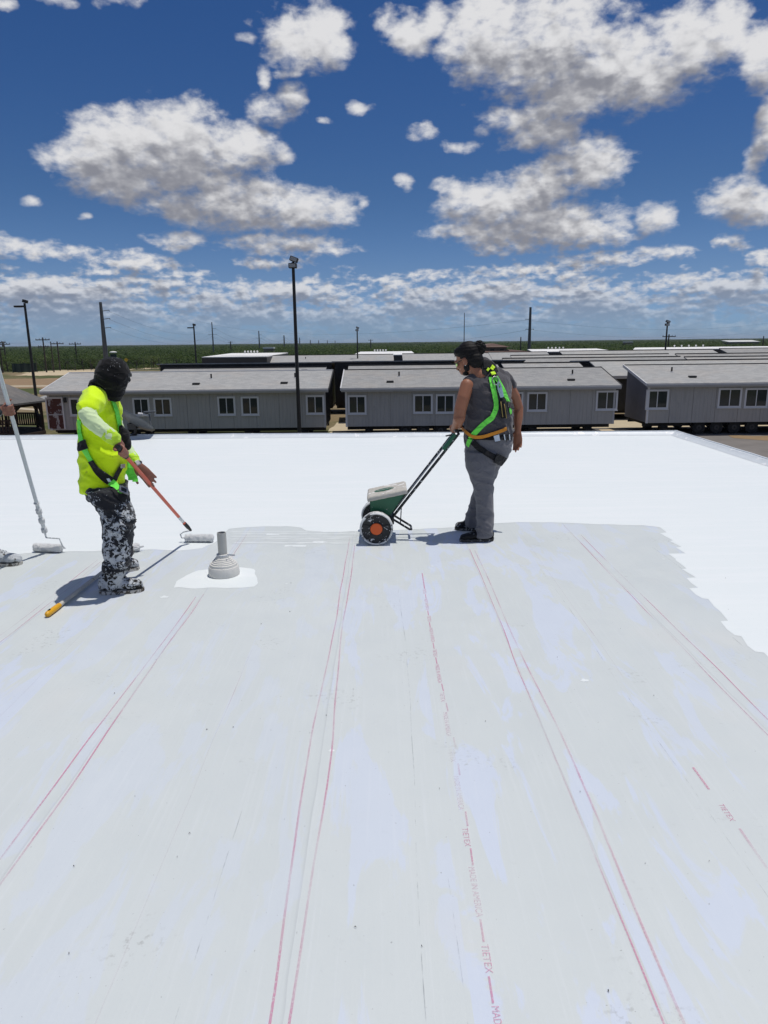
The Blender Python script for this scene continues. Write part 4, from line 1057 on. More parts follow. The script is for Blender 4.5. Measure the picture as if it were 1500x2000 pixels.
# road sign
M_YEL = plain('yellow_sign', (.65, .42, .03), .5, .08, 3)
b = PY(246.5, 703, 130); t = thing('road_sign', (b.x, 130, GZ), 'yellow diamond road sign just right of the hooded head', 'sign'); z = b.z-GZ
mb = MB(); mb.tube([(0, 0, 0), (0, 0, z+.3)], .035, 6); mb.build('post', M_GALV, t)
mb = MB(); mb.prism([(0, -.05, z-.38), (.38, -.05, z), (0, -.05, z+.38), (-.38, -.05, z)], (0, .02, 0)); mb.build('sign_board', M_YEL, t)
# satellite dish bolted to the far edge of the roof
M_DISH = plain('grey_dish_paint', (.10, .108, .115), .4, .1, 4, .1)
dc = PY(264, 828, 13.5)
t = thing('satellite_dish', (dc.x, 13.42, -.02), 'grey satellite dish on the far roof edge, behind the hooded worker', 'satellite dish')
ax = Vector((.48, .38, .79)).normalized()
up_ = (Vector((0, 0, 1))-ax*ax.z).normalized(); rt = up_.cross(ax)
c = Vector((0, 0, dc.z+.02))
mb = MB(); nR, nA = 8, 36; vv = []
for lay in (0, 1):
    for i in range(nR+1):
        r = i/nR
        for k_ in range(nA):
            an = 2*math.pi*k_/nA; rim = .018 if (i == nR) else 0
            vv.append(c+rt*math.cos(an)*r*.40+up_*math.sin(an)*r*.37+ax*(.10*r*r-.014*lay+rim))
ff = []; B0 = (nR+1)*nA
for i in range(nR):
    for k_ in range(nA):
        q = (i*nA+k_, i*nA+(k_+1) % nA, (i+1)*nA+(k_+1) % nA, (i+1)*nA+k_); ff.append(q); ff.append(tuple(B0+j for j in q[::-1]))
for k_ in range(nA): ff.append((nR*nA+k_, nR*nA+(k_+1) % nA, B0+nR*nA+(k_+1) % nA, B0+nR*nA+k_))
mb.add(vv, ff); mb.build('reflector', M_DISH, t, 50)
e0 = c-up_*.34+ax*.08; e1 = e0-up_*.02+ax*.30+Vector((.0, 0, .02))
tip = PY(291, 806, 13.75)-Vector(t.location); base_ = PY(291, 836, 13.6)-Vector(t.location)
mb = MB(); mb.tube([c-up_*.37+ax*.07, tip-Vector((.0, 0, .02))], [.016, .014], 8); mb.build('feed_arm', M_DISH, t, 40)
mb = MB(); mb.bbox(-.10, -.05, -.012, .13, .05, .02, .01, Matrix.Translation(tip+Vector((0, 0, .01))) @ Matrix.Rotation(-.06, 4, 'Y')); h = mb.build('feed_bracket', M_DISH, t)
for i in range(3):
    mb = MB(); p = tip+Vector((-.155+.035*i, -.045+.02*i, -.02-.012*i)); mb.tube([p+Vector((.05, 0, .0)), p, p-Vector((.035, 0, 0))], [.02, .028, .03], 12); mb.build('receiver', M_TRIM, h, 40)
mb = MB(); mb.tube([c-ax*.03-up_*.05, c-ax*.12-up_*.12, (c.x-.12, .02, .03)], [.03, .03, .028], 10); mb.bbox(c.x-.25, -.08, .075, c.x+.05, .06, .09, .004); mb.build('mount', M_POLE, t, 40)
mb = MB(); mb.cbox(c-ax*.035, .16, .14, .10); mb.build('mount_bracket', M_POLE, t)

# ------------------------------------------------------------------ people
def organic(mb, voxel, iters=4, fac=0.5):
    """grow one continuous surface over overlapping shapes"""
    me = mb.mesh('tmp', None); o = bpy.data.objects.new('tmp', me); COL.objects.link(o)
    r = o.modifiers.new('r', 'REMESH'); r.mode = 'VOXEL'; r.voxel_size = voxel
    s = o.modifiers.new('s', 'SMOOTH'); s.factor = fac; s.iterations = iters
    dg = bpy.context.evaluated_depsgraph_get(); dg.update()
    out = bpy.data.meshes.new_from_object(o.evaluated_get(dg)); bpy.data.objects.remove(o); bpy.data.meshes.remove(me)
    out.polygons.foreach_set('use_smooth', [True]*len(out.polygons)); return out
def folds(me, f):
    """push every vertex along its normal by f(place, normal)"""
    n = [v.normal.copy() for v in me.vertices]
    for v, q in zip(me.vertices, n): v.co = v.co + q*f(v.co, q)
    me.update()
def put(me, name, mats, parent):
    me.materials.clear()
    for m in (mats if isinstance(mats, (list, tuple)) else [mats]): me.materials.append(m)
    me.name = name; o = bpy.data.objects.new(name, me); COL.objects.link(o)
    o.parent = parent
    if parent is not None: o.matrix_parent_inverse = Matrix.Identity(4); me.transform(Matrix.Translation(-Vector(root_loc(parent))))
    return o
def root_loc(o):
    l = Vector((0, 0, 0))
    while o is not None: l += o.location; o = o.parent
    return l
def bvh_of(me): return BVHTree.FromPolygons([v.co.copy() for v in me.vertices], [tuple(p.vertices) for p in me.polygons])
def ridge(p, s): return (1-abs(noise.noise(p))*2.2)*s
def cloth(amp, fx, fy, fz, seed, sharp=1.0, amp2=0.0, lo=None):
    def f(p, n):
        a = amp(p.z) if callable(amp) else amp
        q = Vector((p.x*fx+seed, p.y*fy, p.z*fz+p.x*fz*.45))
        w = Vector((noise.noise(p*5+Vector((seed, 0, 0))), 0, noise.noise(p*5+Vector((0, seed, 3)))))*.7
        r = abs(noise.noise(q+w)); r = 1-min(1, r*3.2); r = max(0, r)**1.5
        return a*(noise.noise(p*7+Vector((0, seed, 0)))*.9 + r*sharp) + amp2*noise.noise(p*22)
    return f
def sec(xl, xr, y, Y, dh, tilt=0.0):
    p, q = PY(xl, y, Y), PY(xr, y, Y)
    return ((p+q)/2, (q-p)/2+Vector((0, tilt, 0)), Vector((-tilt*.5, dh, 0)))
def limb(mb, pts, n=12):
    """pts: (x px, y px, Y, radius) or (Vector, radius)"""
    P = []; R = []
    for p in pts:
        if len(p) == 4: P.append(PY(*p[:3])); R.append(p[3])
        else: P.append(Vector(p[0])); R.append(p[1])
    mb.tube(P, R, n)
    for q, r in zip(P, R): mb.ball(q, r, r, r, 12, 8)
def head_shapes(mb, M, neck=True, s=1.0):
    R3 = M.to_3x3(); T = lambda x, y, z: M @ Vector((x*s, y*s, z*s))
    B = lambda c, a, b, d: mb.ball(T(*c), a*s, b*s, d*s, 18, 12, R3)
    B((-.015, 0, .03), .100, .078, .100); B((.028, 0, -.015), .072, .066, .095); B((.045, 0, -.075), .052, .050, .048); B((.02, 0, -.06), .06, .06, .05)
    B((.083, 0, -.085), .018, .024, .018)                      # chin
    B((.098, 0, -.022), .018, .013, .034); B((.108, 0, -.038), .016, .017, .013)   # nose
    B((.088, 0, .018), .02, .05, .012); B((.088, 0, -.060), .018, .026, .007); B((.087, 0, -.070), .017, .024, .007)   # brow, lips
    for e in (-1, 1):
        B((-.005, e*.079, -.018), .022, .010, .034); B((-.002, e*.084, -.004), .018, .010, .018)
        B((.070, e*.040, -.030), .025, .022, .02)
    if neck: limb(mb, [(T(-.02, 0, -.06), .058*s), (T(-.042, 0, -.13), .056*s), (T(-.05, 0, -.17), .058*s)])
def frame(pos, fwd, up=Vector((0, 0, 1))):
    x = fwd.normalized(); y = up.cross(x).normalized(); z = x.cross(y)
    return Matrix.Translation(pos) @ Matrix((x, y, z)).transposed().to_4x4()
def hand_grip(mb, c, axis, r, wrist, thumb=1, s=1.0):
    c, axis, wrist = Vector(c), Vector(axis).normalized(), Vector(wrist)
    w = wrist-c; w = (w-axis*w.dot(axis)).normalized(); n = axis.cross(w)
    limb(mb, [(wrist, .030*s), (c+w*(r+.030), .030*s)])
    for o in (-.03, -.01, .01, .03): mb.ball(c+axis*o*s+w*(r+.018)+n*.006, .016*s, .016*s, .016*s, 10, 8)
    for i, (o, L) in enumerate([(-.034, 215), (-.0115, 235), (.0115, 230), (.034, 205)]):
        P = []
        for k_ in range(8):
            th = math.radians(-5+L*k_/7); P.append((c+axis*o*s+(w*math.cos(th)+n*math.sin(th))*(r+.0095*s), (.0105-.0003*k_)*s))
        limb(mb, P, 8)
    P = []
    for k_ in range(5):
        th = math.radians(10-150*k_/4); P.append((c+axis*(thumb*(-.040-.010*k_))*s*.9+(w*math.cos(th)+n*math.sin(th))*(r+.010*s), .0115*s-.0004*k_))
    limb(mb, P, 8)
def hand_open(mb, wrist, d, pn, side, curl=.35, s=1.0, spread=.10):
    """d: along the hand, pn: out of the palm, side: towards the thumb"""
    wrist, d, pn = Vector(wrist), Vector(d).normalized(), Vector(pn).normalized(); side = Vector(side).normalized()
    side = (side-d*side.dot(d)).normalized(); pn = (pn-d*pn.dot(d)-side*pn.dot(side)).normalized()
    mb.loft([(wrist-d*.01, side*.026*s, pn*.019*s), (wrist+d*.03*s, side*.036*s, pn*.017*s), (wrist+d*.07*s, side*.042*s, pn*.015*s), (wrist+d*.098*s, side*.040*s, pn*.012*s)], 14)
    for i, (o, L) in enumerate([(.030, .072), (.010, .082), (-.011, .075), (-.031, .058)]):
        p = wrist+d*(.095-.006*abs(i-1))*s+side*o*s; dd = (d+side*(o*spread*30*.3)).normalized(); P = [(p-d*.02, .0095*s), (p, .0098*s)]
        c = curl*(.8+.15*i); q = p
        for k_, f in enumerate((.45, .32, .23)):
            an = c*(k_+.6); q = q+(dd*math.cos(an)+pn*math.sin(an))*L*f*s; P.append((q, (.0092-.0007*k_)*s))
        limb(mb, P, 8)
    p = wrist+d*.02*s+side*.028*s; t = (d*.72+side*.62+pn*.25).normalized()
    limb(mb, [(p, .015*s), (p+t*.035*s, .0125*s), (p+t*.062*s+d*.006, .0105*s), (p+t*.075*s+d*.022*s, .009*s)], 8)
def shoe_shapes(mb, heel, toe, h=.075, w=.045, shaft=None):
    heel, toe = Vector(heel), Vector(toe); d = toe-heel; L = d.length; d.normalize(); s = Vector((-d.y, d.x, 0)).normalized(); u = d.cross(s)*1.0
    if u.z < 0: u = -u
    prof = [(0, .55, .80), (.04, .80, 1.15), (.16, .90, 1.32), (.32, .86, 1.28), (.45, .90, 1.08), (.60, 1.0, .90), (.76, 1.06, .76), (.90, .95, .66), (.97, .72, .52), (1.0, .40, .34)]
    mb.loft([(heel+d*L*t+u*h*hh*.5, s*w*ww, u*h*hh*.5) for t, ww, hh in prof], 18)
def sole_mesh(heel, toe, w=.05, t=.024):
    heel, toe = Vector(heel), Vector(toe); d = toe-heel; L = d.length; d.normalize(); s = Vector((-d.y, d.x, 0)).normalized(); u = Vector((0, 0, 1))
    up_ = []; n = 14
    for i in range(n+1):
        a = i/n; ww = w*(.72+.35*math.sin(a*math.pi*.9+.25))*min(1, (a/.06)**.5 if a < .06 else 1)*(1 if a < .9 else max(.25, (1-((a-.9)/.1)**2)**.5)); up_.append((a, ww))
    L_ = [heel+d*L*(a*1.04-.02)+s*q for a, q in up_]; R_ = [heel+d*L*(a*1.04-.02)-s*q for a, q in up_]
    mb = MB(); mb.prism(L_+R_[::-1], (0, 0, t)); return mb
def strap(name, path, bvh, width, mat, parent, off=.006, thick=.003, step=5, px=True):
    """webbing laid on the clothes: seen points are found along the line of sight, hidden ones as nearest points"""
    C = []; N = []
    if px:
        dense = []
        for (a, b_) in zip(path[:-1], path[1:]):
            n = max(1, int(math.hypot(b_[0]-a[0], b_[1]-a[1])/step))
            dense += [(a[0]+(b_[0]-a[0])*i/n, a[1]+(b_[1]-a[1])*i/n) for i in range(n)]
        dense.append(path[-1])
        for x, y in dense:
            h = bvh.ray_cast(CAMPOS, sight(x, y))
            if h[0] is not None: C.append(h[0]); N.append(h[1])
    else:
        dense = []
        for a, b_ in zip(path[:-1], path[1:]):
            a, b_ = Vector(a), Vector(b_); n = max(1, int((b_-a).length/.02)); dense += [a.lerp(b_, i/n) for i in range(n)]
        dense.append(Vector(path[-1]))
        for p in dense:
            h = bvh.find_nearest(p); C.append(h[0]); N.append(h[1])
    if len(C) < 2: return None
    for _ in range(2):
        C = [C[0]]+[(C[i-1]+C[i]*2+C[i+1])/4 for i in range(1, len(C)-1)]+[C[-1]]
        N = [N[0]]+[(N[i-1]+N[i]+N[i+1]).normalized() for i in range(1, len(N)-1)]+[N[-1]]
    K = 5; V = []; F = []; m = len(C)
    for lay in (0, 1):
        for i in range(m):
            t = (C[min(i+1, m-1)]-C[max(i-1, 0)]).normalized(); s = t.cross(N[i]).normalized()
            for k_ in range(K):
                q = C[i]+s*width*(k_/(K-1)-.5); h = bvh.find_nearest(q); v = q
                if h[0] is not None and (h[0]-q).length < .03: v = h[0]
                V.append(v*.5+q*.5+N[i]*(off+thick*lay) if h[0] is not None else q+N[i]*off)
    Z = m*K
    for i in range(m-1):
        for k_ in range(K-1):
            a = i*K+k_; F.append((a+Z, a+1+Z, a+K+1+Z, a+K+Z)); F.append((a, a+K, a+K+1, a+1))
        a, b_ = i*K, i*K+K-1
        F.append((a, a+Z, a+K+Z, a+K)); F.append((b_, b_+K, b_+K+Z, b_+Z))
    F.append(tuple(range(K))+tuple(range(Z+K-1, Z-1, -1))); e = (m-1)*K; F.append(tuple(range(e+K-1, e-1, -1))+tuple(range(Z+e, Z+e+K)))
    mb = MB(); mb.add(V, F); me = mb.mesh(name, mat, 40); return put(me, name, mat, parent)
def place(mb, name, mat, parent, smooth=False):
    return put(mb.mesh(name, mat, smooth), name, mat, parent)
def hit(bvh, x, y): return bvh.ray_cast(CAMPOS, sight(x, y))

def skin_material(name, col):
    m, k, b = new_mat(name, .5, .4); co = world_co(k)
    f = k.noise(co, 9, 4, .6); g = k.noise(co, 120, 3, .6)
    c = k.mix(f, tuple(v*.85 for v in col), tuple(v*1.12 for v in col)); c = k.mix(k.m('MULTIPLY', g, .25), c, tuple(v*.7 for v in col))
    k.put(b.inputs['Base Color'], c); b.inputs['Subsurface Weight'].default_value = .12
    b.inputs['Subsurface Radius'].default_value = (.012, .004, .002); b.inputs['Subsurface Scale'].default_value = 1.0
    bump(k, b, g, .15, .002); return m
def fabric(name, col, var=.12, rough=.9, splat=None, sscale=30, fine=420, sheen=.2, splat_z=None, dirt=None, splat_lo=0.0, crease=2.2):
    m, k, b = new_mat(name, rough, .15); co = world_co(k)
    x, y, z = k.xyz(co)
    f = k.noise(co, 7, 5, .6); wv = k.noise(co, fine, 2, .6)
    c = k.mix(f, tuple(v*(1-var) for v in col), tuple(v*(1+var) for v in col))
    cr = k.m('ABSOLUTE', k.m('SUBTRACT', k.noise(k.vec(k.m('MULTIPLY', x, 1.0), y, k.m('MULTIPLY', z, 1.35)), 6.5, 1, .5, 1.4), .5))
    cr = k.m('SUBTRACT', 1.0, k.m('MINIMUM', k.m('MULTIPLY', cr, 9.0), 1.0))
    h = k.m('ADD', k.m('ADD', k.m('MULTIPLY', wv, .25), k.m('MULTIPLY', k.noise(co, 30, 4, .6), .8)), k.m('MULTIPLY', cr, crease))
    if dirt: c = k.mix(k.m('MULTIPLY', k.sstep(k.noise(co, 14, 5, .7), .60, .70), .7), c, dirt)
    if splat is not None:
        n1 = k.noise(co, sscale, 7, .66, .8); n2 = k.noise(co, 6.5, 4, .55)
        thr = k.m('MULTIPLY_ADD', n2, -.62, splat+.31)
        if splat_z: thr = k.m('ADD', thr, k.m('ADD', k.lstep(z, splat_z[0], splat_z[1], 0, splat_z[2]), k.lstep(z, .33, .16, 0, splat_lo)))
        s = k.sstep(k.m('SUBTRACT', n1, thr), .0, .018)
        c = k.mix(s, c, k.mix(k.noise(co, 60, 3, .6), (.34, .37, .405), (.62, .64, .65))); h = k.m('ADD', h, k.m('MULTIPLY', s, .9))
    k.put(b.inputs['Base Color'], c); b.inputs['Sheen Weight'].default_value = sheen
    bump(k, b, h, .45, .006); return m
M_SKIN = skin_material('tanned_skin', (.32, .135, .075))
M_SKIN2 = skin_material('sunburnt_skin', (.29, .125, .085))
M_HAIR2 = plain('black_hair', (.007, .006, .006), .6, .3, 40, .5, bd=.004, spec=.22)
M_GREYT = fabric('charcoal_tee', (.072, .068, .074), .15, crease=.9)
M_GREYP = fabric('grey_work_trousers', (.150, .148, .160), .12, crease=1.1)
M_SHOE = fabric('black_shoes', (.016, .016, .017), .3, .6, splat=.645, sscale=26, sheen=0)
M_SOLE = plain('shoe_sole', (.05, .048, .045), .8, .2, 20, .3, splat=.55, splat_col=(.45, .44, .42), sscale=25)
M_LIME = fabric('neon_webbing', (.19, .86, .10), .10, .7, fine=700, sheen=.1)
M_LIMEY = fabric('neon_yellow_label', (.62, .95, .05), .08, .6, fine=700, sheen=0)
M_BWEB = fabric('black_webbing', (.014, .014, .015), .25, .7, fine=700, splat=.70, sscale=24, sheen=.1)
M_ORNG = fabric('orange_webbing', (.60, .235, .025), .12, .75, fine=700)
M_STEEL = plain('harness_steel', (.42, .42, .42), .35, .15, 20, .1, metal=.9)
M_ZINC = plain('zinc_hook', (.45, .55, .62), .35, .15, 20, .1, metal=.6)
M_NEON = fabric('neon_yellow_tee', (.68, .96, .012), .06, .85, dirt=(.40, .55, .03), fine=500, crease=.55)
M_SLEEVE = fabric('faded_sleeve', (.66, .80, .46), .08, .9, dirt=(.50, .56, .52), crease=.6)
M_CUFF = fabric('neon_cuff', (.52, .80, .05), .08, .9)
M_HOOD = fabric('black_hood', (.008, .008, .009), .25, .9, splat=.70, sscale=70, sheen=.1, crease=1.0)
M_SPLP = fabric('paint_covered_trousers', (.020, .021, .025), .25, .85, splat=.505, sscale=32, splat_z=(.45, .85, .16), splat_lo=.10, crease=1.5)
M_BOOT = fabric('paint_covered_boots', (.022, .021, .020), .3, .75, splat=.455, sscale=34, sheen=0)
M_BSOLE = plain('boot_sole', (.09, .075, .06), .85, .25, 25, .4, splat=.47, splat_col=(.52, .50, .46), sscale=28)
M_TAG = plain('white_tag', (.62, .68, .74), .5, .15, 90, 0)
M_LENS = plain('yellow_green_lens', (.55, .85, .12), .12, .1, 6, 0, spec=.6)
M_BLACKP = plain('black_plastic', (.012, .012, .013), .4, .2, 10, .1)

# ---- the worker with the bun, pushing the spreader
rl = PY(940, 1045, 6.2); RW = thing('person', (rl.x, 6.22, 0), 'worker in grey sleeveless tee with hair in a bun, pushing the green spreader', 'person')
fr_ = frame(PY(913, 702, 6.20), Vector((-.82, .46, -.40)))
body = MB(); head_shapes(body, fr_, True, 1.03)
limb(body, [(925, 712, 6.2, .07), (937, 724, 6.25, .062), (948, 745, 6.27, .065)])
body.loft([sec(925, 985, 860, 6.25, .10, .06), sec(915, 995, 830, 6.25, .14, .09), sec(914, 993, 785, 6.25, .13, .1), sec(910, 995, 752, 6.25, .10, .12), sec(925, 975, 730, 6.25, .07, .06)])
limb(body, [(912, 753, 6.09, .058), (905, 777, 6.05, .056), (899, 800, 6.03, .053), (897, 817, 6.03, .052), (893, 828, 6.12, .043), (887, 837, 6.21, .030)])
limb(body, [(990, 752, 6.40, .062), (1005, 775, 6.43, .052), (1012, 798, 6.45, .048), (1012, 815, 6.43, .045), (1011, 830, 6.41, .036), (1011, 842, 6.40, .028)])
limb(body, [(940, 885, 6.16, .07), (944, 960, 6.10, .058), (946, 1030, 6.08, .04), (945, 1040, 6.08, .035)])
limb(body, [(955, 888, 6.35, .07), (944, 955, 6.42, .052), (922, 1014, 6.43, .04), (921, 1020, 6.43, .035)])
GRIP = PY(886, 838, 6.25); GAX = Vector((.05, 1, 0))
hand_grip(body, GRIP, GAX, .017, GRIP+Vector((.045, -.05, .035)), -1)
hand_open(body, PY(1011, 842, 6.40), Vector((.03, -.02, -1)), Vector((-.35, -.9, .1)), Vector((-.85, .35, 0)), .30, 1.08)
me = organic(body, .0058, 3); rbody = put(me, 'body', M_SKIN, RW)
hair = MB(); T = lambda *p: fr_ @ Vector(p); R3 = fr_.to_3x3()
hair.ball(T(-.028, 0, .045), .106, .088, .102, 20, 14, R3); hair.ball(T(-.062, 0, -.03), .074, .078, .095, 16, 12, R3); hair.ball(T(-.03, 0, .0), .09, .085, .07, 16, 12, R3); hair.ball(T(.035, 0, .085), .06, .068, .045, 16, 10, R3)
hair.ball(T(-.01, .074, -.035), .014, .010, .05, 10, 8, R3)
hm = organic(hair, .007, 3); folds(hm, lambda p, n: .0012*math.sin(noise.noise(p*8)*6+p.z*260)+.0012*noise.noise(p*60)); hobj = put(hm, 'hair', M_HAIR2, RW)
bun = MB(); bc = PY(935.5, 679.5, 6.19); bun.ball(bc, .056, .056, .060, 18, 12)
for i in range(5):
    an = i*1.3; bun.ball(bc+Vector((math.cos(an)*.026, -.02, math.sin(an)*.028)), .032, .03, .032, 12, 8)
hm = organic(bun, .006, 2); folds(hm, lambda p, n: .005*math.sin(noise.noise(p*20)*12)+.003*noise.noise(p*70)); put(hm, 'bun', M_HAIR2, hobj)
bd = MB(); bd.ball(T(.046, 0, -.092), .046, .050, .034, 16, 10, R3); bd.ball(T(.010, .052, -.062), .032, .016, .04, 12, 8, R3); bd.ball(T(.010, -.052, -.062), .032, .016, .04, 12, 8, R3); bd.ball(T(.102, 0, -.053), .012, .028, .007, 10, 6, R3)
hm = organic(bd, .006, 2); put(hm, 'beard', M_HAIR2, RW)
# wrap-round sunglasses and an ear stud
gl = MB()
for e in (-1, 1):
    pts = [T(.106, e*.008, -.002), T(.100, e*.045, -.002), T(.072, e*.074, 0), T(.0, e*.085, .004)]
    gl.tube(pts, [.004, .004, .004, .003], 6)
g_ = place(gl, 'sunglasses', M_BLACKP, RW, 40)
for e in (-1, 1):
    ln = MB(); o = Vector((0, 0, 0)); vv = []
    for i in range(6):
        a = i/5; x = .108-.034*a**2.2; y = e*(.010+.062*a)
        for dz_ in (.004, -.036+.016*a): vv.append(T(x, y, dz_))
    ln.add(vv, [(2*i, 2*i+1, 2*i+3, 2*i+2) for i in range(5)]); place(ln, 'lens', M_LENS, g_)
ea = MB(); ea.ball(T(-.002, .098, -.052), .005, .005, .005, 8, 6); place(ea, 'ear_stud', M_STEEL, RW, True)
# sleeveless tee
tee = MB()
tee.loft([sec(908, 1000, 864, 6.25, .165, .10), sec(907, 1002, 842, 6.25, .185, .11), sec(908, 1001, 815, 6.25, .19, .11), sec(910, 999, 787, 6.25, .18, .11), sec(908, 1000, 766, 6.25, .172, .12), sec(906, 1000, 751, 6.25, .155, .13), sec(909, 995, 739, 6.25, .13, .12), sec(918, 980, 729, 6.25, .105, .09), sec(926, 963, 720, 6.25, .092, .05), sec(930, 957, 713, 6.24, .088, .03), sec(931, 953, 708, 6.235, .082, .02)], 28)
limb(tee, [(932, 738, 6.17, .065), (918, 745, 6.12, .054)]); limb(tee, [(972, 736, 6.32, .075), (990, 746, 6.40, .062), (996, 752, 6.42, .062)])
limb(tee, [(943, 714, 6.235, .062), (948, 724, 6.25, .085), (955, 738, 6.27, .10)])
tme = organic(tee, .0095, 4); folds(tme, cloth(.009, 6, 6, 9, 3.1, 1.5, .003)); RT_bvh = bvh_of(tme); put(tme, 'tee', M_GREYT, RW)
# trousers
tr_ = MB()
tr_.loft([sec(908, 1001, 850, 6.25, .18, .11), sec(908, 1001, 866, 6.25, .185, .11), sec(908, 998, 882, 6.25, .185, .10), sec(910, 990, 896, 6.25, .17, .08), sec(916, 980, 908, 6.25, .14, .06)], 24)
tr_.loft([sec(909, 975, 880, 6.14, .13), sec(907, 970, 898, 6.12, .125), sec(911, 967, 914, 6.11, .115), sec(918, 965, 936, 6.10, .105), sec(924, 963, 954, 6.09, .097), sec(929, 964, 974, 6.085, .09), sec(931, 964, 1000, 6.08, .088), sec(930, 964, 1022, 6.075, .09), sec(927, 963, 1040, 6.07, .094), sec(927, 962, 1047, 6.07, .094)], 20)
tr_.loft([sec(930, 994, 884, 6.36, .13), sec(932, 984, 900, 6.38, .125), sec(934, 975, 916, 6.40, .115), sec(930, 967, 936, 6.41, .10), sec(926, 960, 954, 6.42, .092), sec(919, 952, 978, 6.43, .085), sec(914, 946, 996, 6.43, .085), sec(908, 940, 1014, 6.43, .088), sec(907, 937, 1026, 6.43, .088)], 20)
pme = organic(tr_, .0095, 3); folds(pme, cloth(lambda z: .006+.007*max(0, 1-abs(z-.10)/.14)+.004*max(0, 1-abs(z-.48)/.12), 5, 5, 10, 8.7, 1.1, .001)); put(pme, 'trousers', M_GREYP, RW)
RP_bvh = bvh_of(pme)
both = MB(); both.add([v.co for v in tme.vertices], [tuple(p.vertices) for p in tme.polygons]); 
allv = [v.co + Vector(RW.location) for v in tme.vertices]; allf = [tuple(p.vertices) for p in tme.polygons]; o_ = len(allv)
allv += [v.co + Vector(RW.location) for v in pme.vertices]; allf += [tuple(i+o_ for i in p.vertices) for p in pme.polygons]
R_bvh = BVHTree.FromPolygons(allv, allf)
def shoe(parent, heel, toe, mat, solem, h=.075, w=.046, shaft=None, lift=0.0, name='shoe'):
    mb = MB(); shoe_shapes(mb, heel+Vector((0, 0, .018)), toe+Vector((0, 0, .018)), h, w)
    if shaft: limb(mb, shaft)
    me = organic(mb, .007, 3); folds(me, lambda p, n: .002*noise.noise(p*40)+.0025*noise.noise(p*14)); s = put(me, name, mat, parent)
    place(sole_mesh(heel, toe, w*1.08), 'sole', solem, s, 40)
    lc = MB(); d = (toe-heel).normalized(); sd = Vector((-d.y, d.x, 0)).normalized()
    for i in range(5):
        a = .34+.07*i; c = heel+(toe-heel)*a; hh = h*(1.28-.95*(a-.30))+.02
        lc.tube([c-sd*.024+Vector((0, 0, hh-.014)), c+Vector((0, 0, hh+.001)), c+sd*.024+Vector((0, 0, hh-.014))], .0032, 6)
    place(lc, 'laces', mat, s, 40); return s
g0 = lambda x, y: PZ(x, y, 0)
hl = g0(961, 1050); hl.y = 6.06; tl = g0(896, 1050); tl.y = 6.05; hl.z = tl.z = 0.0
shoe(RW, Vector((hl.x, 6.07, 0)), Vector((tl.x, 6.04, 0)), M_SHOE, M_SOLE, .072, .046, [(945, 1040, 6.07, .050), (944, 1048, 6.07, .05)])
shoe(RW, Vector((PY(934, 1040, 6.43).x, 6.42, 0)), Vector((PY(889, 1036, 6.46).x, 6.46, 0)), M_SHOE, M_SOLE, .072, .046, [(922, 1020, 6.43, .048), (920, 1030, 6.43, .05)])
# harness, belt and what hangs on them
strap('shoulder_pad', [(919, 722), (927, 719), (938, 722), (950, 729)], R_bvh, .065, M_BWEB, RW, .010, .006)
strap('shoulder_pad', [(944, 711), (952, 712), (962, 716), (964, 728)], R_bvh, .085, M_BWEB, RW, .012, .006)
strap('neon_label', [(956, 717), (963, 723)], R_bvh, .045, M_LIMEY, RW, .022, .004); strap('neon_label', [(949, 726), (952, 720)], R_bvh, .02, M_LIMEY, RW, .020, .003)
strap('strap_guide', [(956, 728), (966, 736)], R_bvh, .06, M_BWEB, RW, .012, .006); strap('neon_label', [(957, 733), (966, 731)], R_bvh, .03, M_LIMEY, RW, .022, .004)
strap('harness_strap', [(958, 738), (961, 752), (964, 768), (967, 784), (969, 797), (966, 806), (962, 812)], R_bvh, .045, M_LIME, RW, .012)
strap('harness_strap', [(968, 738), (975, 750), (982, 765), (988, 779), (993, 790)], R_bvh, .045, M_LIME, RW, .012)
strap('harness_strap', [(964, 812), (954, 821), (943, 831), (933, 840), (925, 848), (919, 858), (915, 871)], R_bvh, .045, M_LIME, RW, .012)
strap('buckle', [(987, 789), (999, 796)], R_bvh, .05, M_BWEB, RW, .018, .006)
strap('strap_tail', [(993, 797), (995, 809)], R_bvh, .04, M_LIME, RW, .013)
strap('lanyard', [(907, 836), (915, 845), (925, 853), (940, 852), (955, 848), (970, 843), (986, 837)], R_bvh, .030, M_ORNG, RW, .020)
strap('leg_strap', [(924, 863), (933, 872), (944, 881), (956, 889), (968, 896), (980, 899), (988, 900)], R_bvh, .052, M_BWEB, RW, .010, .006)
strap('leg_pad', [(964, 893), (976, 898), (988, 901)], R_bvh, .085, M_BWEB, RW, .018, .008)
strap('belt', [(915, 852), (930, 856), (950, 857), (975, 855), (999, 853)], R_bvh, .045, M_BWEB, RW, .008, .004)
for x in (984, 993): strap('belt_loop', [(x, 847), (x, 860)], R_bvh, .010, M_TAG, RW, .014, .002)
strap('care_tag', [(967, 848), (969, 861)], R_bvh, .052, M_TAG, RW, .024, .002)
h = hit(R_bvh, 966, 746); p0, n0 = h[0], h[1]
dr = MB(); M = frame(p0+n0*.024, n0); dr.tube([M @ Vector((0, math.cos(a)*.030, math.sin(a)*.038)) for a in np.linspace(0, 2*math.pi, 17)], .005, 6, False); place(dr, 'd_ring', M_STEEL, RW, True)
hk = MB(); a, b_ = hit(R_bvh, 970, 750), hit(R_bvh, 976, 774)
A_, B_ = a[0]+a[1]*.035, b_[0]+b_[1]*.035; dd = (B_-A_).normalized(); sd = dd.cross(a[1]).normalized()
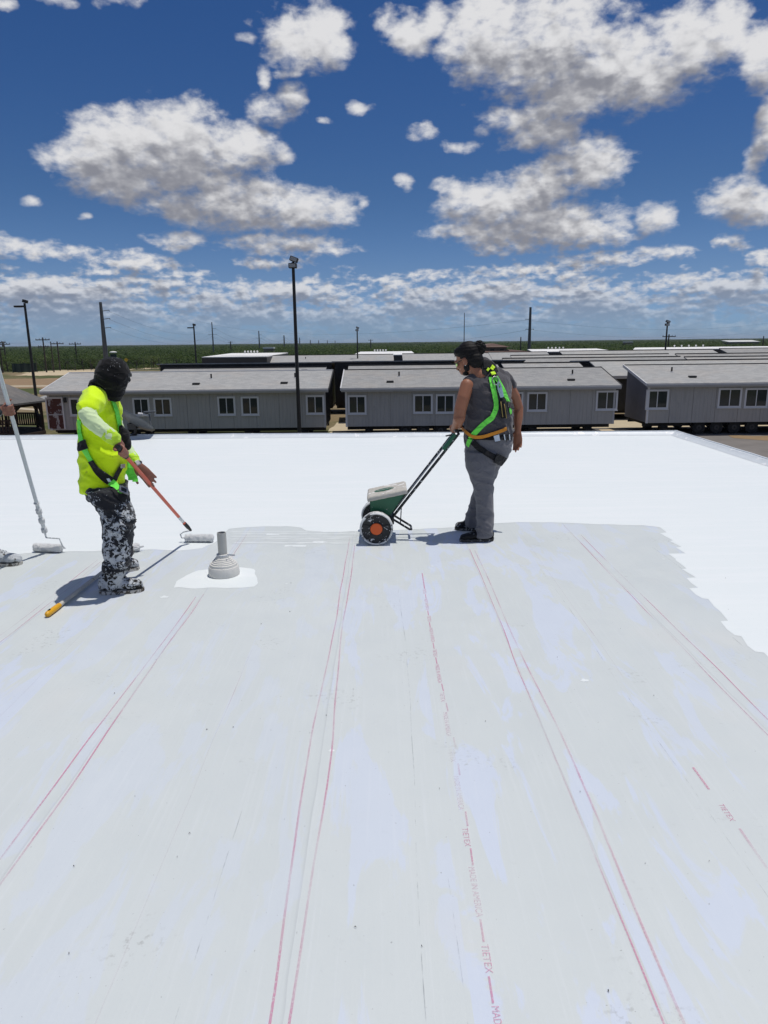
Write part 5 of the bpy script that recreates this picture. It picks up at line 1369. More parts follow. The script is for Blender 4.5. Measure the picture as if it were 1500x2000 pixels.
hk.tube([A_+sd*.0, A_+sd*.016+dd*.02, A_+sd*.02+dd*.06, B_+sd*.012, B_-sd*.012, A_-sd*.014+dd*.05, A_-sd*.006+dd*.006], .0075, 8); hk.tube([A_+dd*.05, B_+dd*.005], .013, 8); place(hk, 'snap_hook', M_ZINC, RW, 40)
pk = MB(); a, b_ = hit(R_bvh, 977, 779), hit(R_bvh, 980, 816); A_, B_ = a[0]+a[1]*.03, b_[0]+b_[1]*.03
pk.tube([A_, A_.lerp(B_, .15), A_.lerp(B_, .85), B_], [.018, .030, .032, .022], 10); place(pk, 'shock_pack', M_BWEB, RW, 40)
pk = MB(); pk.tube([A_+Vector((-.018, -.03, -.02)), B_+Vector((-.016, -.032, .01))], .0035, 6); pk.tube([A_+Vector((.012, -.032, -.04)), B_+Vector((.016, -.03, -.0))], .0035, 6); place(pk, 'pack_stitching', plain('brass_thread', (.30, .22, .07), .6), RW, True)

# ---- the hooded worker with the orange pole
ll = PY(228, 1120, 5.0); LW = thing('person', (ll.x, 5.0, 0), 'worker in neon yellow tee and black hood, holding the orange roller pole', 'person')
WR = PY(226, 858, 4.68); GL = PY(238, 882, 4.70); PAX = (PY(372, 1036, 6.05)-PY(228, 868, 4.62)).normalized()
body = MB(); fl = frame(PY(221, 735, 4.97), Vector((.80, .55, -.22))); head_shapes(body, fl, True, .86)
limb(body, [(214, 752, 4.97, .07), (200, 772, 4.98, .09)])
body.loft([sec(178, 232, 945, 4.98, .11), sec(172, 230, 900, 4.98, .14), sec(166, 228, 830, 4.98, .15), sec(168, 220, 785, 4.98, .16), sec(180, 214, 765, 4.98, .10)])
limb(body, [(182, 780, 4.84, .06), (174, 806, 4.71, .042), (174, 817, 4.67, .040), (200, 841, 4.655, .037), (226, 858, 4.68, .030)])
limb(body, [(205, 785, 5.14, .06), (232, 850, 5.22, .047), (252, 885, 5.18, .036), (268, 908, 5.15, .029)])
limb(body, [(212, 965, 4.90, .07), (230, 1025, 4.83, .075), (227, 1085, 4.80, .05), (226, 1122, 4.79, .035)])
limb(body, [(215, 965, 5.08, .07), (232, 1025, 5.22, .07), (238, 1080, 5.30, .04), (238, 1088, 5.30, .035)])
hand_grip(body, GL, PAX, .017, WR, 1, 1.05)
LWR = PY(268, 908, 5.15); hand_open(body, LWR, PY(312, 957, 5.22)-LWR, Vector((-.45, .55, -.7)), Vector((-.62, -.25, -.75)), .10, 1.15, .30)
me = organic(body, .0058, 3); put(me, 'body', M_SKIN2, LW)
hood = MB()
hood.loft([sec(209, 224, 697, 4.97, .035), sec(199, 237, 702, 4.97, .07), sec(193, 246, 711, 4.97, .105), sec(189, 251, 724, 4.97, .118), sec(188, 252, 737, 4.97, .118), sec(188, 249, 749, 4.97, .112), sec(190, 245, 760, 4.97, .09), sec(197, 240, 770, 4.96, .075), (sec(208, 236, 779, 4.96, .055)), sec(218, 233, 784, 4.96, .03)], 24)
limb(hood, [(208, 748, 4.97, .08), (200, 759, 4.98, .085), (199, 765, 4.98, .085)]); hood.loft([sec(177, 222, 764, 4.98, .15), sec(184, 214, 752, 4.98, .10)], 18)
hme = organic(hood, .0075, 4); folds(hme, cloth(lambda z: .004+.008*max(0, 1-abs(z-1.46)/.10), 9, 9, 20, 5.5, 1.2, .001)); H_bvh = bvh_of(hme); put(hme, 'hood', M_HOOD, LW)
gl = MB(); a = PY(250, 733, 4.99); gl.bbox(-.016, -.05, -.012, .006, .03, .014, .004, Matrix.Translation(a+Vector((.012, 0, 0)))); place(gl, 'glasses', M_BLACKP, LW)
# tee with short sleeves
tee = MB()
tee.loft([sec(161, 241, 957, 4.98, .18), sec(160, 242, 940, 4.98, .18), sec(160, 243, 915, 4.98, .175), sec(159, 241, 880, 4.98, .175), sec(157, 237, 845, 4.98, .18), sec(157, 232, 815, 4.98, .185), sec(159, 226, 790, 4.98, .185), sec(164, 220, 773, 4.98, .17), sec(170, 215, 762, 4.98, .14), sec(184, 208, 755, 4.98, .09)], 28)
limb(tee, [(190, 776, 4.87, .072), (178, 789, 4.78, .072), (173, 800, 4.71, .066)]); limb(tee, [(203, 782, 5.12, .085), (218, 808, 5.17, .075)])
tme = organic(tee, .010, 4); folds(tme, cloth(lambda z: .010+.006*max(0, 1-abs(z-.95)/.15), 5, 5, 8, 1.3, 1.3, .0015)); put(tme, 'tee', M_NEON, LW)
for nm, pts, mt in (('sleeve', [(175, 798, 4.72, .057), (171, 810, 4.675, .056), (177, 820, 4.655, .053), (196, 837, 4.65, .048), (214, 850, 4.66, .044)], M_SLEEVE), ('sleeve', [(214, 806, 5.18, .066), (233, 850, 5.22, .054), (250, 882, 5.18, .044), (258, 893, 5.17, .041)], M_SLEEVE),
                    ('cuff', [(209, 847, 4.66, .049), (218, 853, 4.67, .047), (223, 856, 4.68, .043)], M_CUFF), ('cuff', [(257, 892, 5.17, .043), (263, 901, 5.16, .040)], M_CUFF)):
    s = MB(); limb(s, pts); sm = organic(s, .0075, 3); folds(sm, cloth(.0045, 16, 16, 26, 2.2 if nm == 'sleeve' else 6, 1.2, .001)); put(sm, nm, mt, LW)
wt = MB(); wd = (PY(268, 908, 5.15)-PY(258, 893, 5.17)).normalized(); c = PY(268, 908, 5.15); Mw = frame(c, wd)
wt.tube([Mw @ Vector((-.004, math.cos(a)*.034, math.sin(a)*.034)) for a in np.linspace(0, 2*math.pi, 17)], .009, 6, False); w_ = place(wt, 'watch', M_BLACKP, LW, 40)
wt = MB(); wt.bbox(-.020, -.018, .030, .020, .018, .042, .005, Mw @ Matrix.Rotation(.5, 4, 'X')); place(wt, 'watch_case', M_STEEL, w_)
tr_ = MB()
tr_.loft([sec(166, 246, 945, 4.97, .19), sec(168, 247, 957, 4.97, .185), sec(176, 248, 972, 4.97, .16)], 22)
tr_.loft([sec(170, 247, 955, 4.87, .13), sec(180, 250, 972, 4.86, .13), sec(189, 252, 987, 4.85, .122), sec(197, 257, 1000, 4.84, .115), sec(198, 261, 1015, 4.83, .112), sec(199, 261, 1031, 4.82, .11), sec(203, 258, 1047, 4.815, .102), sec(203, 255, 1060, 4.81, .095), sec(203, 253, 1073, 4.805, .092), sec(206, 252, 1087, 4.80, .092), sec(205, 253, 1100, 4.80, .095), sec(204, 253, 1112, 4.795, .09)], 22)
tr_.loft([sec(190, 247, 960, 5.10, .13), sec(202, 255, 1000, 5.18, .11), sec(210, 258, 1030, 5.24, .105), sec(213, 256, 1060, 5.28, .092), sec(214, 256, 1085, 5.30, .09)], 20)
pme = organic(tr_, .0095, 3); folds(pme, cloth(lambda z: .009+.010*max(0, 1-abs(z-.16)/.10)+.006*max(0, 1-abs(z-.5)/.1), 7, 7, 18, 4.4, 1.2, .0015)); put(pme, 'trousers', M_SPLP, LW)
allv = [v.co + Vector(LW.location) for v in tme.vertices]; allf = [tuple(p.vertices) for p in tme.polygons]; o_ = len(allv)
allv += [v.co + Vector(LW.location) for v in pme.vertices]; allf += [tuple(i+o_ for i in p.vertices) for p in pme.polygons]
L_bvh = BVHTree.FromPolygons(allv, allf)
hb, tb = PZ(199, 1152), PZ(287, 1152)
shoe(LW, Vector((hb.x+.01, 4.80, 0)), Vector((tb.x-.02, 4.84, 0)), M_BOOT, M_BSOLE, .10, .056, [(226, 1112, 4.80, .075), (222, 1128, 4.80, .068), (220, 1140, 4.80, .062)], name='boot')
hb, tb = PY(222, 1105, 5.28), PY(271, 1105, 5.36)
shoe(LW, Vector((hb.x, 5.27, 0)), Vector((tb.x+.0, 5.36, 0)), M_BOOT, M_BSOLE, .10, .056, [(238, 1078, 5.30, .07), (235, 1092, 5.30, .06)], name='boot')
strap('harness_strap', [(208, 764), (217, 780), (224, 798), (229, 817), (232, 836), (233, 848)], L_bvh, .045, M_LIME, LW, .010)
strap('harness_strap', [(157, 820), (157, 840), (160, 858), (165, 874)], L_bvh, .04, M_LIME, LW, .010)
strap('waist_pad', [(157, 876), (163, 872), (171, 868)], L_bvh, .065, M_BWEB, LW, .014, .010)
strap('harness_strap', [(166, 876), (175, 890), (184, 903)], L_bvh, .050, M_LIME, LW, .012); strap('leg_pad', [(182, 899), (192, 914), (203, 927), (214, 939)], L_bvh, .066, M_BWEB, LW, .014, .008)
strap('harness_strap', [(210, 935), (220, 946), (230, 957), (236, 964)], L_bvh, .052, M_LIME, LW, .016)
strap('leg_strap', [(219, 941), (225, 928), (231, 916), (235, 909)], L_bvh, .038, M_BWEB, LW, .012, .005)
strap('leg_strap', [(222, 957), (232, 966), (243, 976)], L_bvh, .06, M_BWEB, LW, .012, .005); strap('care_tag', [(208, 937), (214, 934)], L_bvh, .03, M_TAG, LW, .022, .002)
h = hit(L_bvh, 236, 961); p0, n0 = h[0], h[1]; M = Matrix.Translation(p0+n0*.03)
M = frame(p0+n0*.03, n0, Vector((.62, 0, .75))); bk = MB()
for q in ((-.032, -.024, .032, -.016), (-.032, .016, .032, .024), (-.032, -.016, -.022, .016), (.022, -.016, .032, .016)): bk.box(-.004, q[0], q[1], .006, q[2], q[3], M)
b1 = place(bk, 'buckle', M_STEEL, LW); bk = MB(); bk.box(-.003, -.0215, -.0155, .004, .0215, .0155, M); place(bk, 'buckle_bar', M_BLACKP, b1)
h = hit(L_bvh, 234, 909); bk = MB(); M = frame(h[0]+h[1]*.024, h[1], Vector((.3, 0, .9))); bk.bbox(-.005, -.022, -.014, .006, .022, .014, .003, M); place(bk, 'buckle', M_STEEL, LW)
for x0, x1, L_ in ((245, 252, 938), (252, 262, 941)):
    p, q = PY(x0, 898, 5.02), PY((x0+x1)/2+6, L_, 5.02); mb = MB(); n = 8; vv = []
    for i in range(n+1):
        c = p.lerp(q, i/n)+Vector((.006*math.sin(i*1.1), .006*math.cos(i), 0))
        for dx_, dy_ in ((-.019, 0), (.019, .006), (.019, .009), (-.019, .003)): vv.append(c+Vector((dx_, dy_, 0)))
    mb.add(vv, [(4*i+a, 4*i+(a+1) % 4, 4*i+4+(a+1) % 4, 4*i+4+a) for i in range(n) for a in range(4)]+[(0, 3, 2, 1), (4*n, 4*n+1, 4*n+2, 4*n+3)]); place(mb, 'strap_tail', M_LIME, LW)
pk = MB(); c = PY(243, 850, 4.96); pk.ball(c, .038, .045, .05, 14, 10); pk.ball(c+Vector((.012, 0, -.055)), .03, .035, .055, 12, 8); pk.ball(c+Vector((-.008, -.02, .035)), .022, .028, .04, 12, 8)
pm = organic(pk, .007, 2); folds(pm, lambda p, n: .006*noise.noise(p*30)); put(pm, 'shock_pack', M_BWEB, LW)

# ---- the third worker: only a hand and a boot reach into the picture
TW = thing('person', (-3.35, 5.35, 0), 'worker cut off at the left edge, one hand gripping the white pole, paint-caked boot', 'person')
TG = PY(20, 800, 5.42)
pb, pt = PY(88, 1040, 5.80), PY(-12, 690, 5.27); TAX = (pt-pb).normalized(); tt = (TG.z-pb.z)/(pt.z-pb.z); TG = pb.lerp(pt, tt)
body = MB(); ft = frame(Vector((-3.22, 5.36, 1.60)), Vector((.9, .3, -.15))); head_shapes(body, ft)
X0 = -3.32
body.loft([((X0, 5.36, .80), (.13, 0, 0), (0, .17, 0)), ((X0, 5.36, 1.0), (.12, 0, 0), (0, .16, 0)), ((X0+.02, 5.36, 1.22), (.13, 0, 0), (0, .18, 0)), ((X0+.04, 5.36, 1.38), (.10, 0, 0), (0, .19, 0)), ((X0+.06, 5.36, 1.45), (.06, 0, 0), (0, .09, 0))])
limb(body, [(Vector((X0+.03, 5.17, 1.38)), .06), (Vector((X0+.12, 5.12, 1.14)), .048), (TG+Vector((-.13, -.06, -.02)), .036), (TG+Vector((-.065, -.02, 0)), .029)])
limb(body, [(Vector((X0+.03, 5.55, 1.38)), .06), (Vector((X0+.05, 5.62, 1.12)), .046), (Vector((X0+.02, 5.64, .95)), .034), (Vector((X0+.02, 5.64, .88)), .028)])
hand_open(body, Vector((X0+.02, 5.64, .88)), Vector((.1, 0, -1)), Vector((0, -1, 0)), Vector((1, 0, 0)), .4)
for yy, xx in ((5.27, .12), (5.52, -.05)): limb(body, [(Vector((X0, (yy+5.36)/2, .84)), .10), (Vector((X0+.04+xx*.5, yy, .46)), .07), (Vector((X0+xx*.3, yy, .10)), .045), (Vector((X0+xx*.3, yy, .07)), .045)])
hand_grip(body, TG, TAX, .016, TG+Vector((-.065, -.02, 0)), -1)
put(organic(body, .006, 3), 'body', M_SKIN2, TW)
hr = MB(); T = lambda *p: ft @ Vector(p); hr.ball(T(-.022, 0, .045), .104, .086, .095, 18, 12, ft.to_3x3()); put(organic(hr, .008, 3), 'hair', M_HAIR2, TW)
sh = MB(); sh.loft([((X0, 5.36, .78), (.17, 0, 0), (0, .20, 0)), ((X0, 5.36, 1.0), (.155, 0, 0), (0, .19, 0)), ((X0+.02, 5.36, 1.22), (.16, 0, 0), (0, .205, 0)), ((X0+.04, 5.36, 1.38), (.125, 0, 0), (0, .20, 0)), ((X0+.05, 5.36, 1.46), (.08, 0, 0), (0, .11, 0))], 22)
limb(sh, [(Vector((X0+.03, 5.17, 1.38)), .075), (Vector((X0+.12, 5.12, 1.14)), .062), (TG+Vector((-.16, -.065, -.02)), .050), (TG+Vector((-.085, -.03, -.005)), .043)])
limb(sh, [(Vector((X0+.03, 5.55, 1.38)), .075), (Vector((X0+.05, 5.62, 1.12)), .06), (Vector((X0+.03, 5.64, .98)), .046)])
sm = organic(sh, .010, 3); folds(sm, cloth(.009, 7, 7, 12, 7.7, 1.2)); put(sm, 'shirt', fabric('dark_shirt', (.035, .045, .05), .2, splat=.66), TW)
tp = MB(); tp.loft([((X0, 5.36, .72), (.16, 0, 0), (0, .2, 0)), ((X0, 5.36, .92), (.15, 0, 0), (0, .18, 0))], 20)
for yy, xx in ((5.27, .12), (5.52, -.05)): limb(tp, [(Vector((X0, (yy+5.36)/2, .80)), .125), (Vector((X0+.04+xx*.5, yy, .46)), .10), (Vector((X0+xx*.3, yy, .12)), .078)])
sm = organic(tp, .010, 3); folds(sm, cloth(.010, 7, 7, 16, 2.9, 1.2)); put(sm, 'trousers', M_SPLP, TW)
tb = PZ(45, 1102); M_CAKED = fabric('caked_boot', (.10, .095, .085), .3, .8, splat=.36, sscale=22, sheen=0)
shoe(TW, Vector((tb.x-.31, tb.y-.02, 0)), Vector((tb.x-.01, tb.y, 0)), M_CAKED, M_BSOLE, .10, .056, [(Vector((tb.x-.25, tb.y-.02, .16)), .07), (Vector((tb.x-.25, tb.y-.02, .10)), .06)], name='boot')
shoe(TW, Vector((X0-.07, 5.52, 0)), Vector((X0+.23, 5.56, 0)), M_CAKED, M_BSOLE, .10, .056, [(Vector((X0-.01, 5.52, .16)), .07), (Vector((X0-.01, 5.52, .10)), .06)], name='boot')

# ------------------------------------------------------------------ rollers, vent, spreader
M_NAP = plain('paint_soaked_nap', (.83, .84, .84), .6, .08, 30, 1.0, bd=.02)
M_FRAMEW = plain('paint_coated_wire', (.50, .52, .53), .5, .15, 20, .4, splat=.5, sscale=40)
M_ORP = plain('orange_fibreglass', (.62, .10, .045), .4, .12, 10, .1, splat=.66, sscale=40)
M_WPOLE = plain('white_coated_pole', (.66, .69, .70), .45, .12, 12, .5, splat=.6, sscale=25)
M_GPOLE = plain('worn_grey_pole', (.52, .50, .45), .6, .15, 15, .3, splat=.63, splat_col=(.05, .05, .05), sscale=25)
M_YGRIP = plain('yellow_grip', (.70, .36, .015), .4, .1, 8)
def nap_mesh(a, b_, r, seed=0):
    a, b_ = Vector(a), Vector(b_); mb = MB(); d = b_-a
    P = [a+d*t for t in (0, .015, .04, .12, .25, .4, .55, .7, .85, .96, .985, 1)]; mb.tube(P, [r*.55, r*.85, r*.98]+[r]*6+[r*.98, r*.85, r*.55], 20)
    me = organic(mb, .006, 1); folds(me, lambda p, n: .006*noise.noise(p*38+Vector((seed, 0, 0)))+.004*noise.noise(p*85)-.001); return me
def roller(root, a, b_, r, yoke, pole_end, seed=0, wire=M_FRAMEW):
    """cover between a and b; frame wire from b round to the pole end"""
    put(nap_mesh(a, b_, r, seed), 'roller_cover', M_NAP, root)
    a, b_ = Vector(a), Vector(b_); d = (b_-a).normalized()
    mb = MB(); mb.tube([b_-d*.01, b_+d*.030]+[Vector(p) for p in yoke]+[Vector(pole_end)], .006, 8); place(mb, 'frame_wire', wire, root, 40)
# orange pole in the hooded worker's hand
ra, rb = PY(361, 1049, 6.12), PY(417, 1048, 6.10); ra.z = rb.z = .037
t = thing('paint_roller', (ra.x, 6.1, 0), 'roller on an orange pole held by the hooded worker, resting beside the grey vent', 'paint roller', 'long-handled paint rollers')
p0 = GL-PAX*.055; p1 = PY(360, 1022, 6.0); neck = PY(373, 1036, 6.06)
roller(t, rb, ra, .036, [ra+Vector((-.035, -.01, .035)), ra+Vector((.0, -.03, .062))], neck, 1)
mb = MB(); mb.tube([GL, p1], .0135, 12); place(mb, 'pole', M_ORP, t, 40)
mb = MB(); mb.tube([GL-PAX*.075, GL-PAX*.065, GL+PAX*.08], [.016, .0205, .0195], 12); place(mb, 'grip', M_BLACKP, t, 40)
mb = MB(); mb.tube([p1.lerp(GL, .12), p1.lerp(GL, .03)], .0142, 12); place(mb, 'ferrule', M_FRAMEW, t, 40)
mb = MB(); mb.tube([p1, p1.lerp(neck, .5), neck], [.017, .018, .010], 10); place(mb, 'threaded_tip', M_BLACKP, t, 40)
# white pole of the third worker
ra, rb = PY(66, 1069, 5.86), PY(121, 1071, 5.83); ra.z = rb.z = .038
t = thing('paint_roller', (ra.x, 5.85, 0), 'roller on a long white paint-coated pole at the left edge', 'paint roller', 'long-handled paint rollers')
nk = PY(90, 1050, 5.80); el = PY(116, 1052, 5.80)
roller(t, ra, rb, .037, [rb+Vector((.015, -.015, .02)), el], nk, 2)
mb = MB(); mb.tube([pb, pt, pt+TAX*.25], .0155, 12); place(mb, 'pole', M_WPOLE, t, 40)
mb = MB(); n = 22; q0 = pb-TAX*.0; mb.tube([q0+TAX*.30*i/n for i in range(n+1)], [.020+.006*math.sin(i*.9)+.004*math.sin(i*2.7) for i in range(n+1)], 12)
me = organic(mb, .005, 1); folds(me, lambda p, n: .003*noise.noise(p*70)); put(me, 'paint_crust', M_NAP, t)
mb = MB(); mb.tube([pb+TAX*.01, nk], [.009, .006], 8); place(mb, 'threaded_tip', M_FRAMEW, t, 40)
# pole lying on the roof under the hooded worker
e0, e1 = PZ(93, 1206), PZ(262, 1078); e0.z = .021; e1.z = .03; d = (e1-e0).normalized()
t = thing('paint_roller', (e0.x, e0.y, 0), 'roller on a worn grey pole with yellow end lying on the roof', 'paint roller', 'long-handled paint rollers')
mb = MB(); mb.tube([e0+d*.10, e1-d*.12], .0155, 12); place(mb, 'pole', M_GPOLE, t, 40)
mb = MB(); mb.tube([e0-d*.012, e0-d*.004, e0+d*.01, e0+d*.10, e0+d*.16, e0+d*.165], [.008, .016, .0195, .0195, .0175, .0165], 14); g_ = place(mb, 'grip', M_YGRIP, t, 40)
mb = MB(); q = e0+d*.03+Vector((0, 0, .0185)); mb.tube([q-d*.012, q+d*.012], .006, 8); place(mb, 'hang_hole', M_BLACKP, g_, 40)
ra, rb = PZ(240, 1072, .036), PZ(273, 1068, .036)
roller(t, ra, rb, .036, [rb+Vector((.0, -.04, .0)), ra+Vector((.06, -.07, 0))], e1-d*.12, 3)

# ---- vent pipe in its stepped boot
M_BOOTV = plain('coated_vent_boot', (.66, .65, .61), .6, .1, 14, .5, splat=.60, splat_col=(.68, .67, .63), sscale=18)
M_PIPE = plain('grey_pvc_pipe', (.47, .465, .43), .5, .08, 10, .15)
vc = PZ(435, 1126); vy = vc.y+.05; vx = vc.x
zt = PY(432, 1040, vy).z; zb_ = PY(432, 1082, vy).z; kx = (64/2)/275
t = thing('vent_pipe', (vx, vy, 0), 'grey vent pipe in a stepped conical boot, white coating round its foot', 'vent pipe')
prof = [(kx*1.0, 0.003), (kx*1.01, .02), (kx*.99, .062), (kx*.94, .072)]
zs = np.linspace(.074, zb_-.034, 6); rs = np.linspace(kx*.90, .052, 6)
for i, (z, r) in enumerate(zip(zs, rs)): prof += [(r, z), (r-.003, z+.017), (r-.012, z+.0205)]
prof += [(.046, zb_-.016), (.044, zb_), (.040, zb_+.003)]
mb = MB(); mb.lathe(prof, 36); me = mb.mesh('boot', M_BOOTV, 30)
for v in me.vertices: v.co += Vector((v.co.x, v.co.y, 0)).normalized()*.003*noise.noise(Vector((v.co.x*18, v.co.y*18, v.co.z*26)))
part('boot', me, t)
mb = MB(); mb.lathe([(.034, zb_-.05), (.034, zt), (.030, zt), (.029, zt-.05), (.0285, zb_)], 28); mb.build('pipe', M_PIPE, t, 40)
mb = MB(); mb.lathe([(.028, zt-.07), (.028, zt-.069)], 20); mb.build('pipe_inside', M_BLACKP, t)
mb = MB(); mb.lathe([(.0445, zb_-.012), (.048, zb_-.011), (.048, zb_+.001), (.0445, zb_+.002)], 28); mb.box(.04, -.055, zb_-.010, .046, -.04, zb_); c = mb.build('hose_clamp', M_FRAMEW, t, 40)
mb = MB(); mb.box(.040, -.012, zb_-.006, .105, -.009, zb_+.006, Matrix.Rotation(-.25, 4, 'Z')); mb.build('clamp_tail', M_FRAMEW, c)

# ---- drop spreader
M_GREEN = plain('green_plastic', (.020, .115, .060), .4, .15, 6, .1, splat=.66, sscale=40)
M_LID = plain('dirty_white_lid', (.50, .475, .42), .65, .2, 14, .8, splat=.56, splat_col=(.74, .73, .70), sscale=14)
M_WHEEL = plain('black_wheel_plastic', (.020, .020, .021), .5, .2, 10, .2, splat=.60, sscale=34)
M_TREAD = plain('paint_caked_tread', (.66, .67, .67), .6, .12, 20, .6, splat=.56, splat_col=(.05, .05, .05), sscale=22)
M_HUB = plain('orange_hub', (.72, .115, .02), .45, .08, 10, .1)
M_TUBE = plain('black_tube', (.014, .015, .016), .4, .2, 10, .1, splat=.61, sscale=34)
wc = PY(735, 1034, 5.93); WRAD = wc.z; wx = wc.x
t = thing('drop_spreader', (wx, 6.2, 0), 'green drop spreader with white lid and paint-caked wheels with orange hubs', 'spreader')
wh = MB(); R = Matrix.Rotation(math.pi/2, 4, 'X')
wh.lathe([(.02, -.03), (WRAD*.86, -.03), (WRAD*.89, -.018), (WRAD*.89, .018), (WRAD*.86, .026), (WRAD*.74, .018), (WRAD*.42, .020), (WRAD*.38, .026), (.02, .026)], 40, R); whm = wh.mesh('disc', M_WHEEL, 30)
td = MB(); td.lathe([(WRAD*.885, -.034), (WRAD*.95, -.040), (WRAD*.985, -.034), (WRAD, 0), (WRAD*.985, .034), (WRAD*.95, .040), (WRAD*.885, .034)], 48, R, False); tdm = td.mesh('tread', M_TREAD, 40)
for v in tdm.vertices: v.co += v.co.normalized()*.0025*noise.noise(v.co*40)-v.co.normalized()*.001
hbm = MB(); hbm.lathe([(WRAD*.35, .020), (WRAD*.36, .030), (WRAD*.33, .036), (.002, .037)], 32, R); hbm = hbm.mesh('hub_cap', M_HUB, 40)
rbm = MB()
for i in range(5):
    a = i*2*math.pi/5+.3; rbm.box(WRAD*.40, -.006, .017, WRAD*.78, .006, .027, R @ Matrix.Rotation(a, 4, 'Z'))
rbm = rbm.mesh('spokes', M_WHEEL)
for yy, s in ((5.97-6.2, 1), (6.45-6.2, -1)):
    w = part('wheel', tdm, t, (0, yy, WRAD)); w.scale = (1, s, 1)
    for nm, m_ in (('disc', whm), ('hub_cap', hbm), ('spoke_rib', rbm)): part(nm, m_, w)
mb = MB(); mb.tube([(0, 5.99-6.2, WRAD), (0, 6.43-6.2, WRAD)], .010, 10); mb.build('axle', M_STEEL, t, 40)
L_ = lambda x, y, Y: PY(x, y, Y)-Vector(t.location)
N1, N2, N3, N4 = L_(722, 977, 6.03), L_(793, 962, 6.03), L_(762, 1010, 6.03), L_(723, 1006, 6.03)
def shift(p, Y, k_=1.0): return Vector((p.x, Y-6.2, p.z))
hop = MB(); ya, yb, yc, yd = 6.04, 6.38, 6.07, 6.35
v = [shift(N1, ya), shift(N2, ya), shift(N3, yc), shift(N4, yc), shift(N1, yb), shift(N2, yb), shift(N3, yd), shift(N4, yd)]
hop.add(v, [(0, 1, 2, 3), (7, 6, 5, 4), (0, 3, 7, 4), (1, 5, 6, 2), (3, 2, 6, 7), (0, 4, 5, 1)]); 
bm = bmesh.new(); me = hop.mesh('h', M_GREEN); bm.from_mesh(me); bmesh.ops.bevel(bm, geom=list(bm.edges), offset=.012, segments=3, affect='EDGES'); bm.to_mesh(me); bm.free()
part('hopper', me, t); me.polygons.foreach_set('use_smooth', [True]*len(me.polygons)); me.set_sharp_from_angle(angle=math.radians(40))
u = (N2-N1).normalized(); Lh = (N2-N1).length; nrm = Vector((-u.z, 0, u.x)); nrm = nrm if nrm.z > 0 else -nrm
ML = Matrix.Translation(shift(N1, 6.21)) @ Matrix((u, Vector((0, 1, 0)), nrm)).transposed().to_4x4()
lid = MB(); lid.bbox(-.012, -.185, .006, Lh+.012, .185, .032, .010, ML); lid.bbox(-.018, -.190, -.012, Lh+.014, -.172, .024, .006, ML); lid.bbox(-.020, -.19, -.012, -.004, .19, .024, .006, ML)
me = organic(lid, .006, 1); folds(me, lambda p, n: .0022*noise.noise(p*45)+.0015*noise.noise(p*110)); lo = part('lid', me, t); me.materials.clear(); me.materials.append(M_LID)
ov = MB(); ov.prism([(Lh*.42+math.cos(a)*.088, -.02+math.sin(a)*.055, .0335) for a in np.linspace(0, 2*math.pi, 28)[:-1]], (0, 0, .002), ML); em = ov.build('emblem', M_GREEN, lo)
sw = MB()
for i in range(6):
    x = Lh*.42-.058+.022*i; sw.tube([(x, -.035+.01*(i % 2), .0362), (x+.008, -.012, .0362), (x+.014, -.03-.008*(i % 3), .0362), (x+.022, -.022, .0362)], .0035, 5, M=ML)
sw.build('script', M_LID, em)
hd = Vector((L_(893, 842, 6.2)-L_(770, 1000, 6.2))); h0 = L_(765, 1008, 6.2); h1 = L_(889, 842, 6.2)
for yy in (-.105, .155):
    mb = MB(); a = Vector((h0.x, yy*.7, h0.z)); b_ = Vector((h1.x+.02, yy, h1.z-.01)); mb.tube([a, a.lerp(b_, .3), b_.lerp(a, .04), b_, Vector((h1.x+.005, yy*.75, h1.z+.012))], .0125, 10); mb.build('handle_bar', M_TUBE, t, 40)
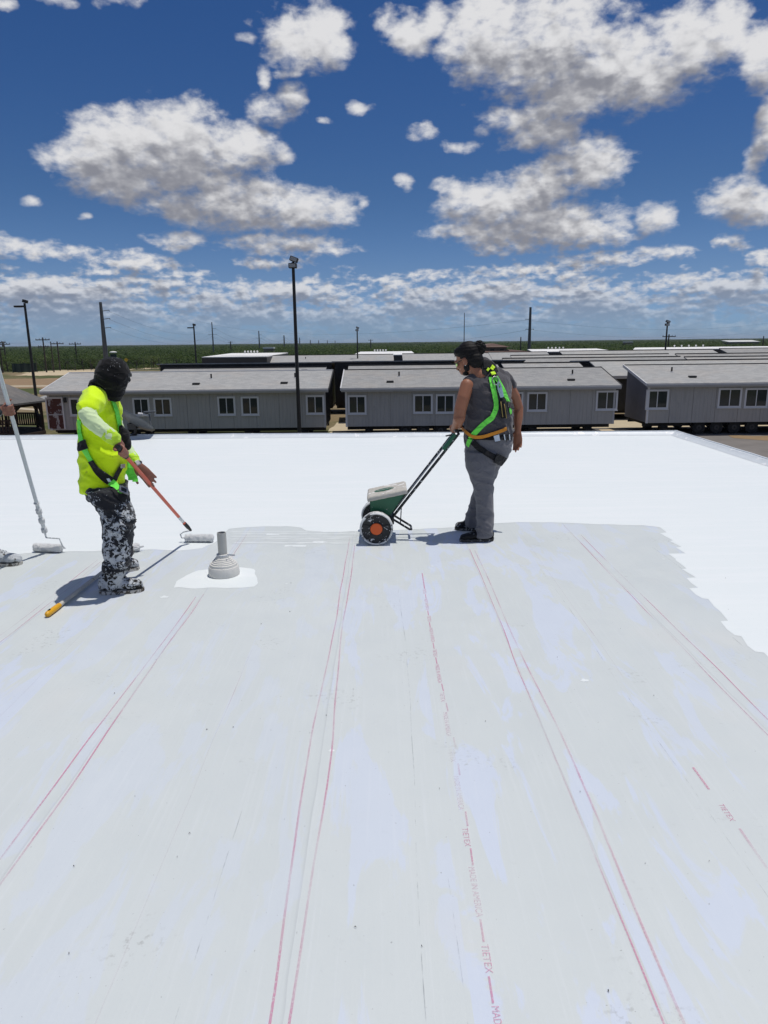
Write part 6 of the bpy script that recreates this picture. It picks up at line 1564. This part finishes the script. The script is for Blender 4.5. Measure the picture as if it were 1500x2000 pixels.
Gl = GRIP-Vector(t.location); mb = MB(); mb.tube([(h1.x+.005, -.08, Gl.z), (Gl.x, 0, Gl.z), (h1.x+.005, .12, Gl.z)], .0155, 12); mb.build('grip_bar', M_BLACKP, t, 40)
mb = MB(); a = Vector((h1.x, -.115, h1.z)); dn = (Vector((h0.x, -.1, h0.z))-a).normalized()
Mb = frame(a+dn*.10, dn, Vector((0, 1, 0))); mb.bbox(-.085, -.014, -.012, .085, .018, .055, .008, Mb); cb = mb.build('control_box', M_GREEN, t)
mb = MB(); mb.tube([Mb @ Vector((-.06, .02, .03)), Mb @ Vector((-.02, .05, .05))], .006, 8); mb.build('lever', M_BLACKP, cb, 40)
mb = MB(); mb.tube([(h1.x-.02, .02, h1.z-.05), (h0.x+.05, .02, h0.z+.09)], .0045, 6); mb.build('control_rod', M_STEEL, t, 40)
mb = MB(); s0 = L_(767, 1010, 6.2); s1 = L_(803, 1030, 6.2)
s1.z = max(s1.z, .02)
mb.tube([(s0.x, -.075, s0.z), (s1.x-.015, -.075, s1.z), (s1.x, -.055, s1.z-.004), (s1.x, .075, s1.z-.004), (s1.x-.015, .095, s1.z), (s0.x, .095, s0.z)], .010, 8); mb.build('stand', M_TUBE, t, 40)
mb = MB(); a, b_ = L_(784, 984, 6.2), L_(782, 1019, 6.2); mb.tube([(a.x, -.03, a.z), (b_.x, -.03, b_.z)], .005, 6); mb.build('stand_rod', M_TUBE, t, 40)
mb = MB(); mb.bbox(h0.x-.03, -.12, h0.z-.05, h0.x+.02, .14, h0.z+.02, .01); mb.build('axle_bracket', M_TUBE, t)

# ------------------------------------------------------------------ air
hz = MB(); hz.box(-9500, -80, GZ-1.0, 9500, 9800, 26)
m_ = bpy.data.materials.new('haze_air'); m_.use_nodes = True; m_.node_tree.nodes.clear(); k = NT(m_.node_tree)
pv = k.n('ShaderNodeVolumePrincipled'); pv.inputs['Color'].default_value = (.80, .88, 1.0, 1); pv.inputs['Density'].default_value = 0.00007; pv.inputs['Anisotropy'].default_value = 0.0
k.put(k.n('ShaderNodeOutputMaterial').inputs['Volume'], pv.outputs[0])
stuff(hz.build('haze', m_))
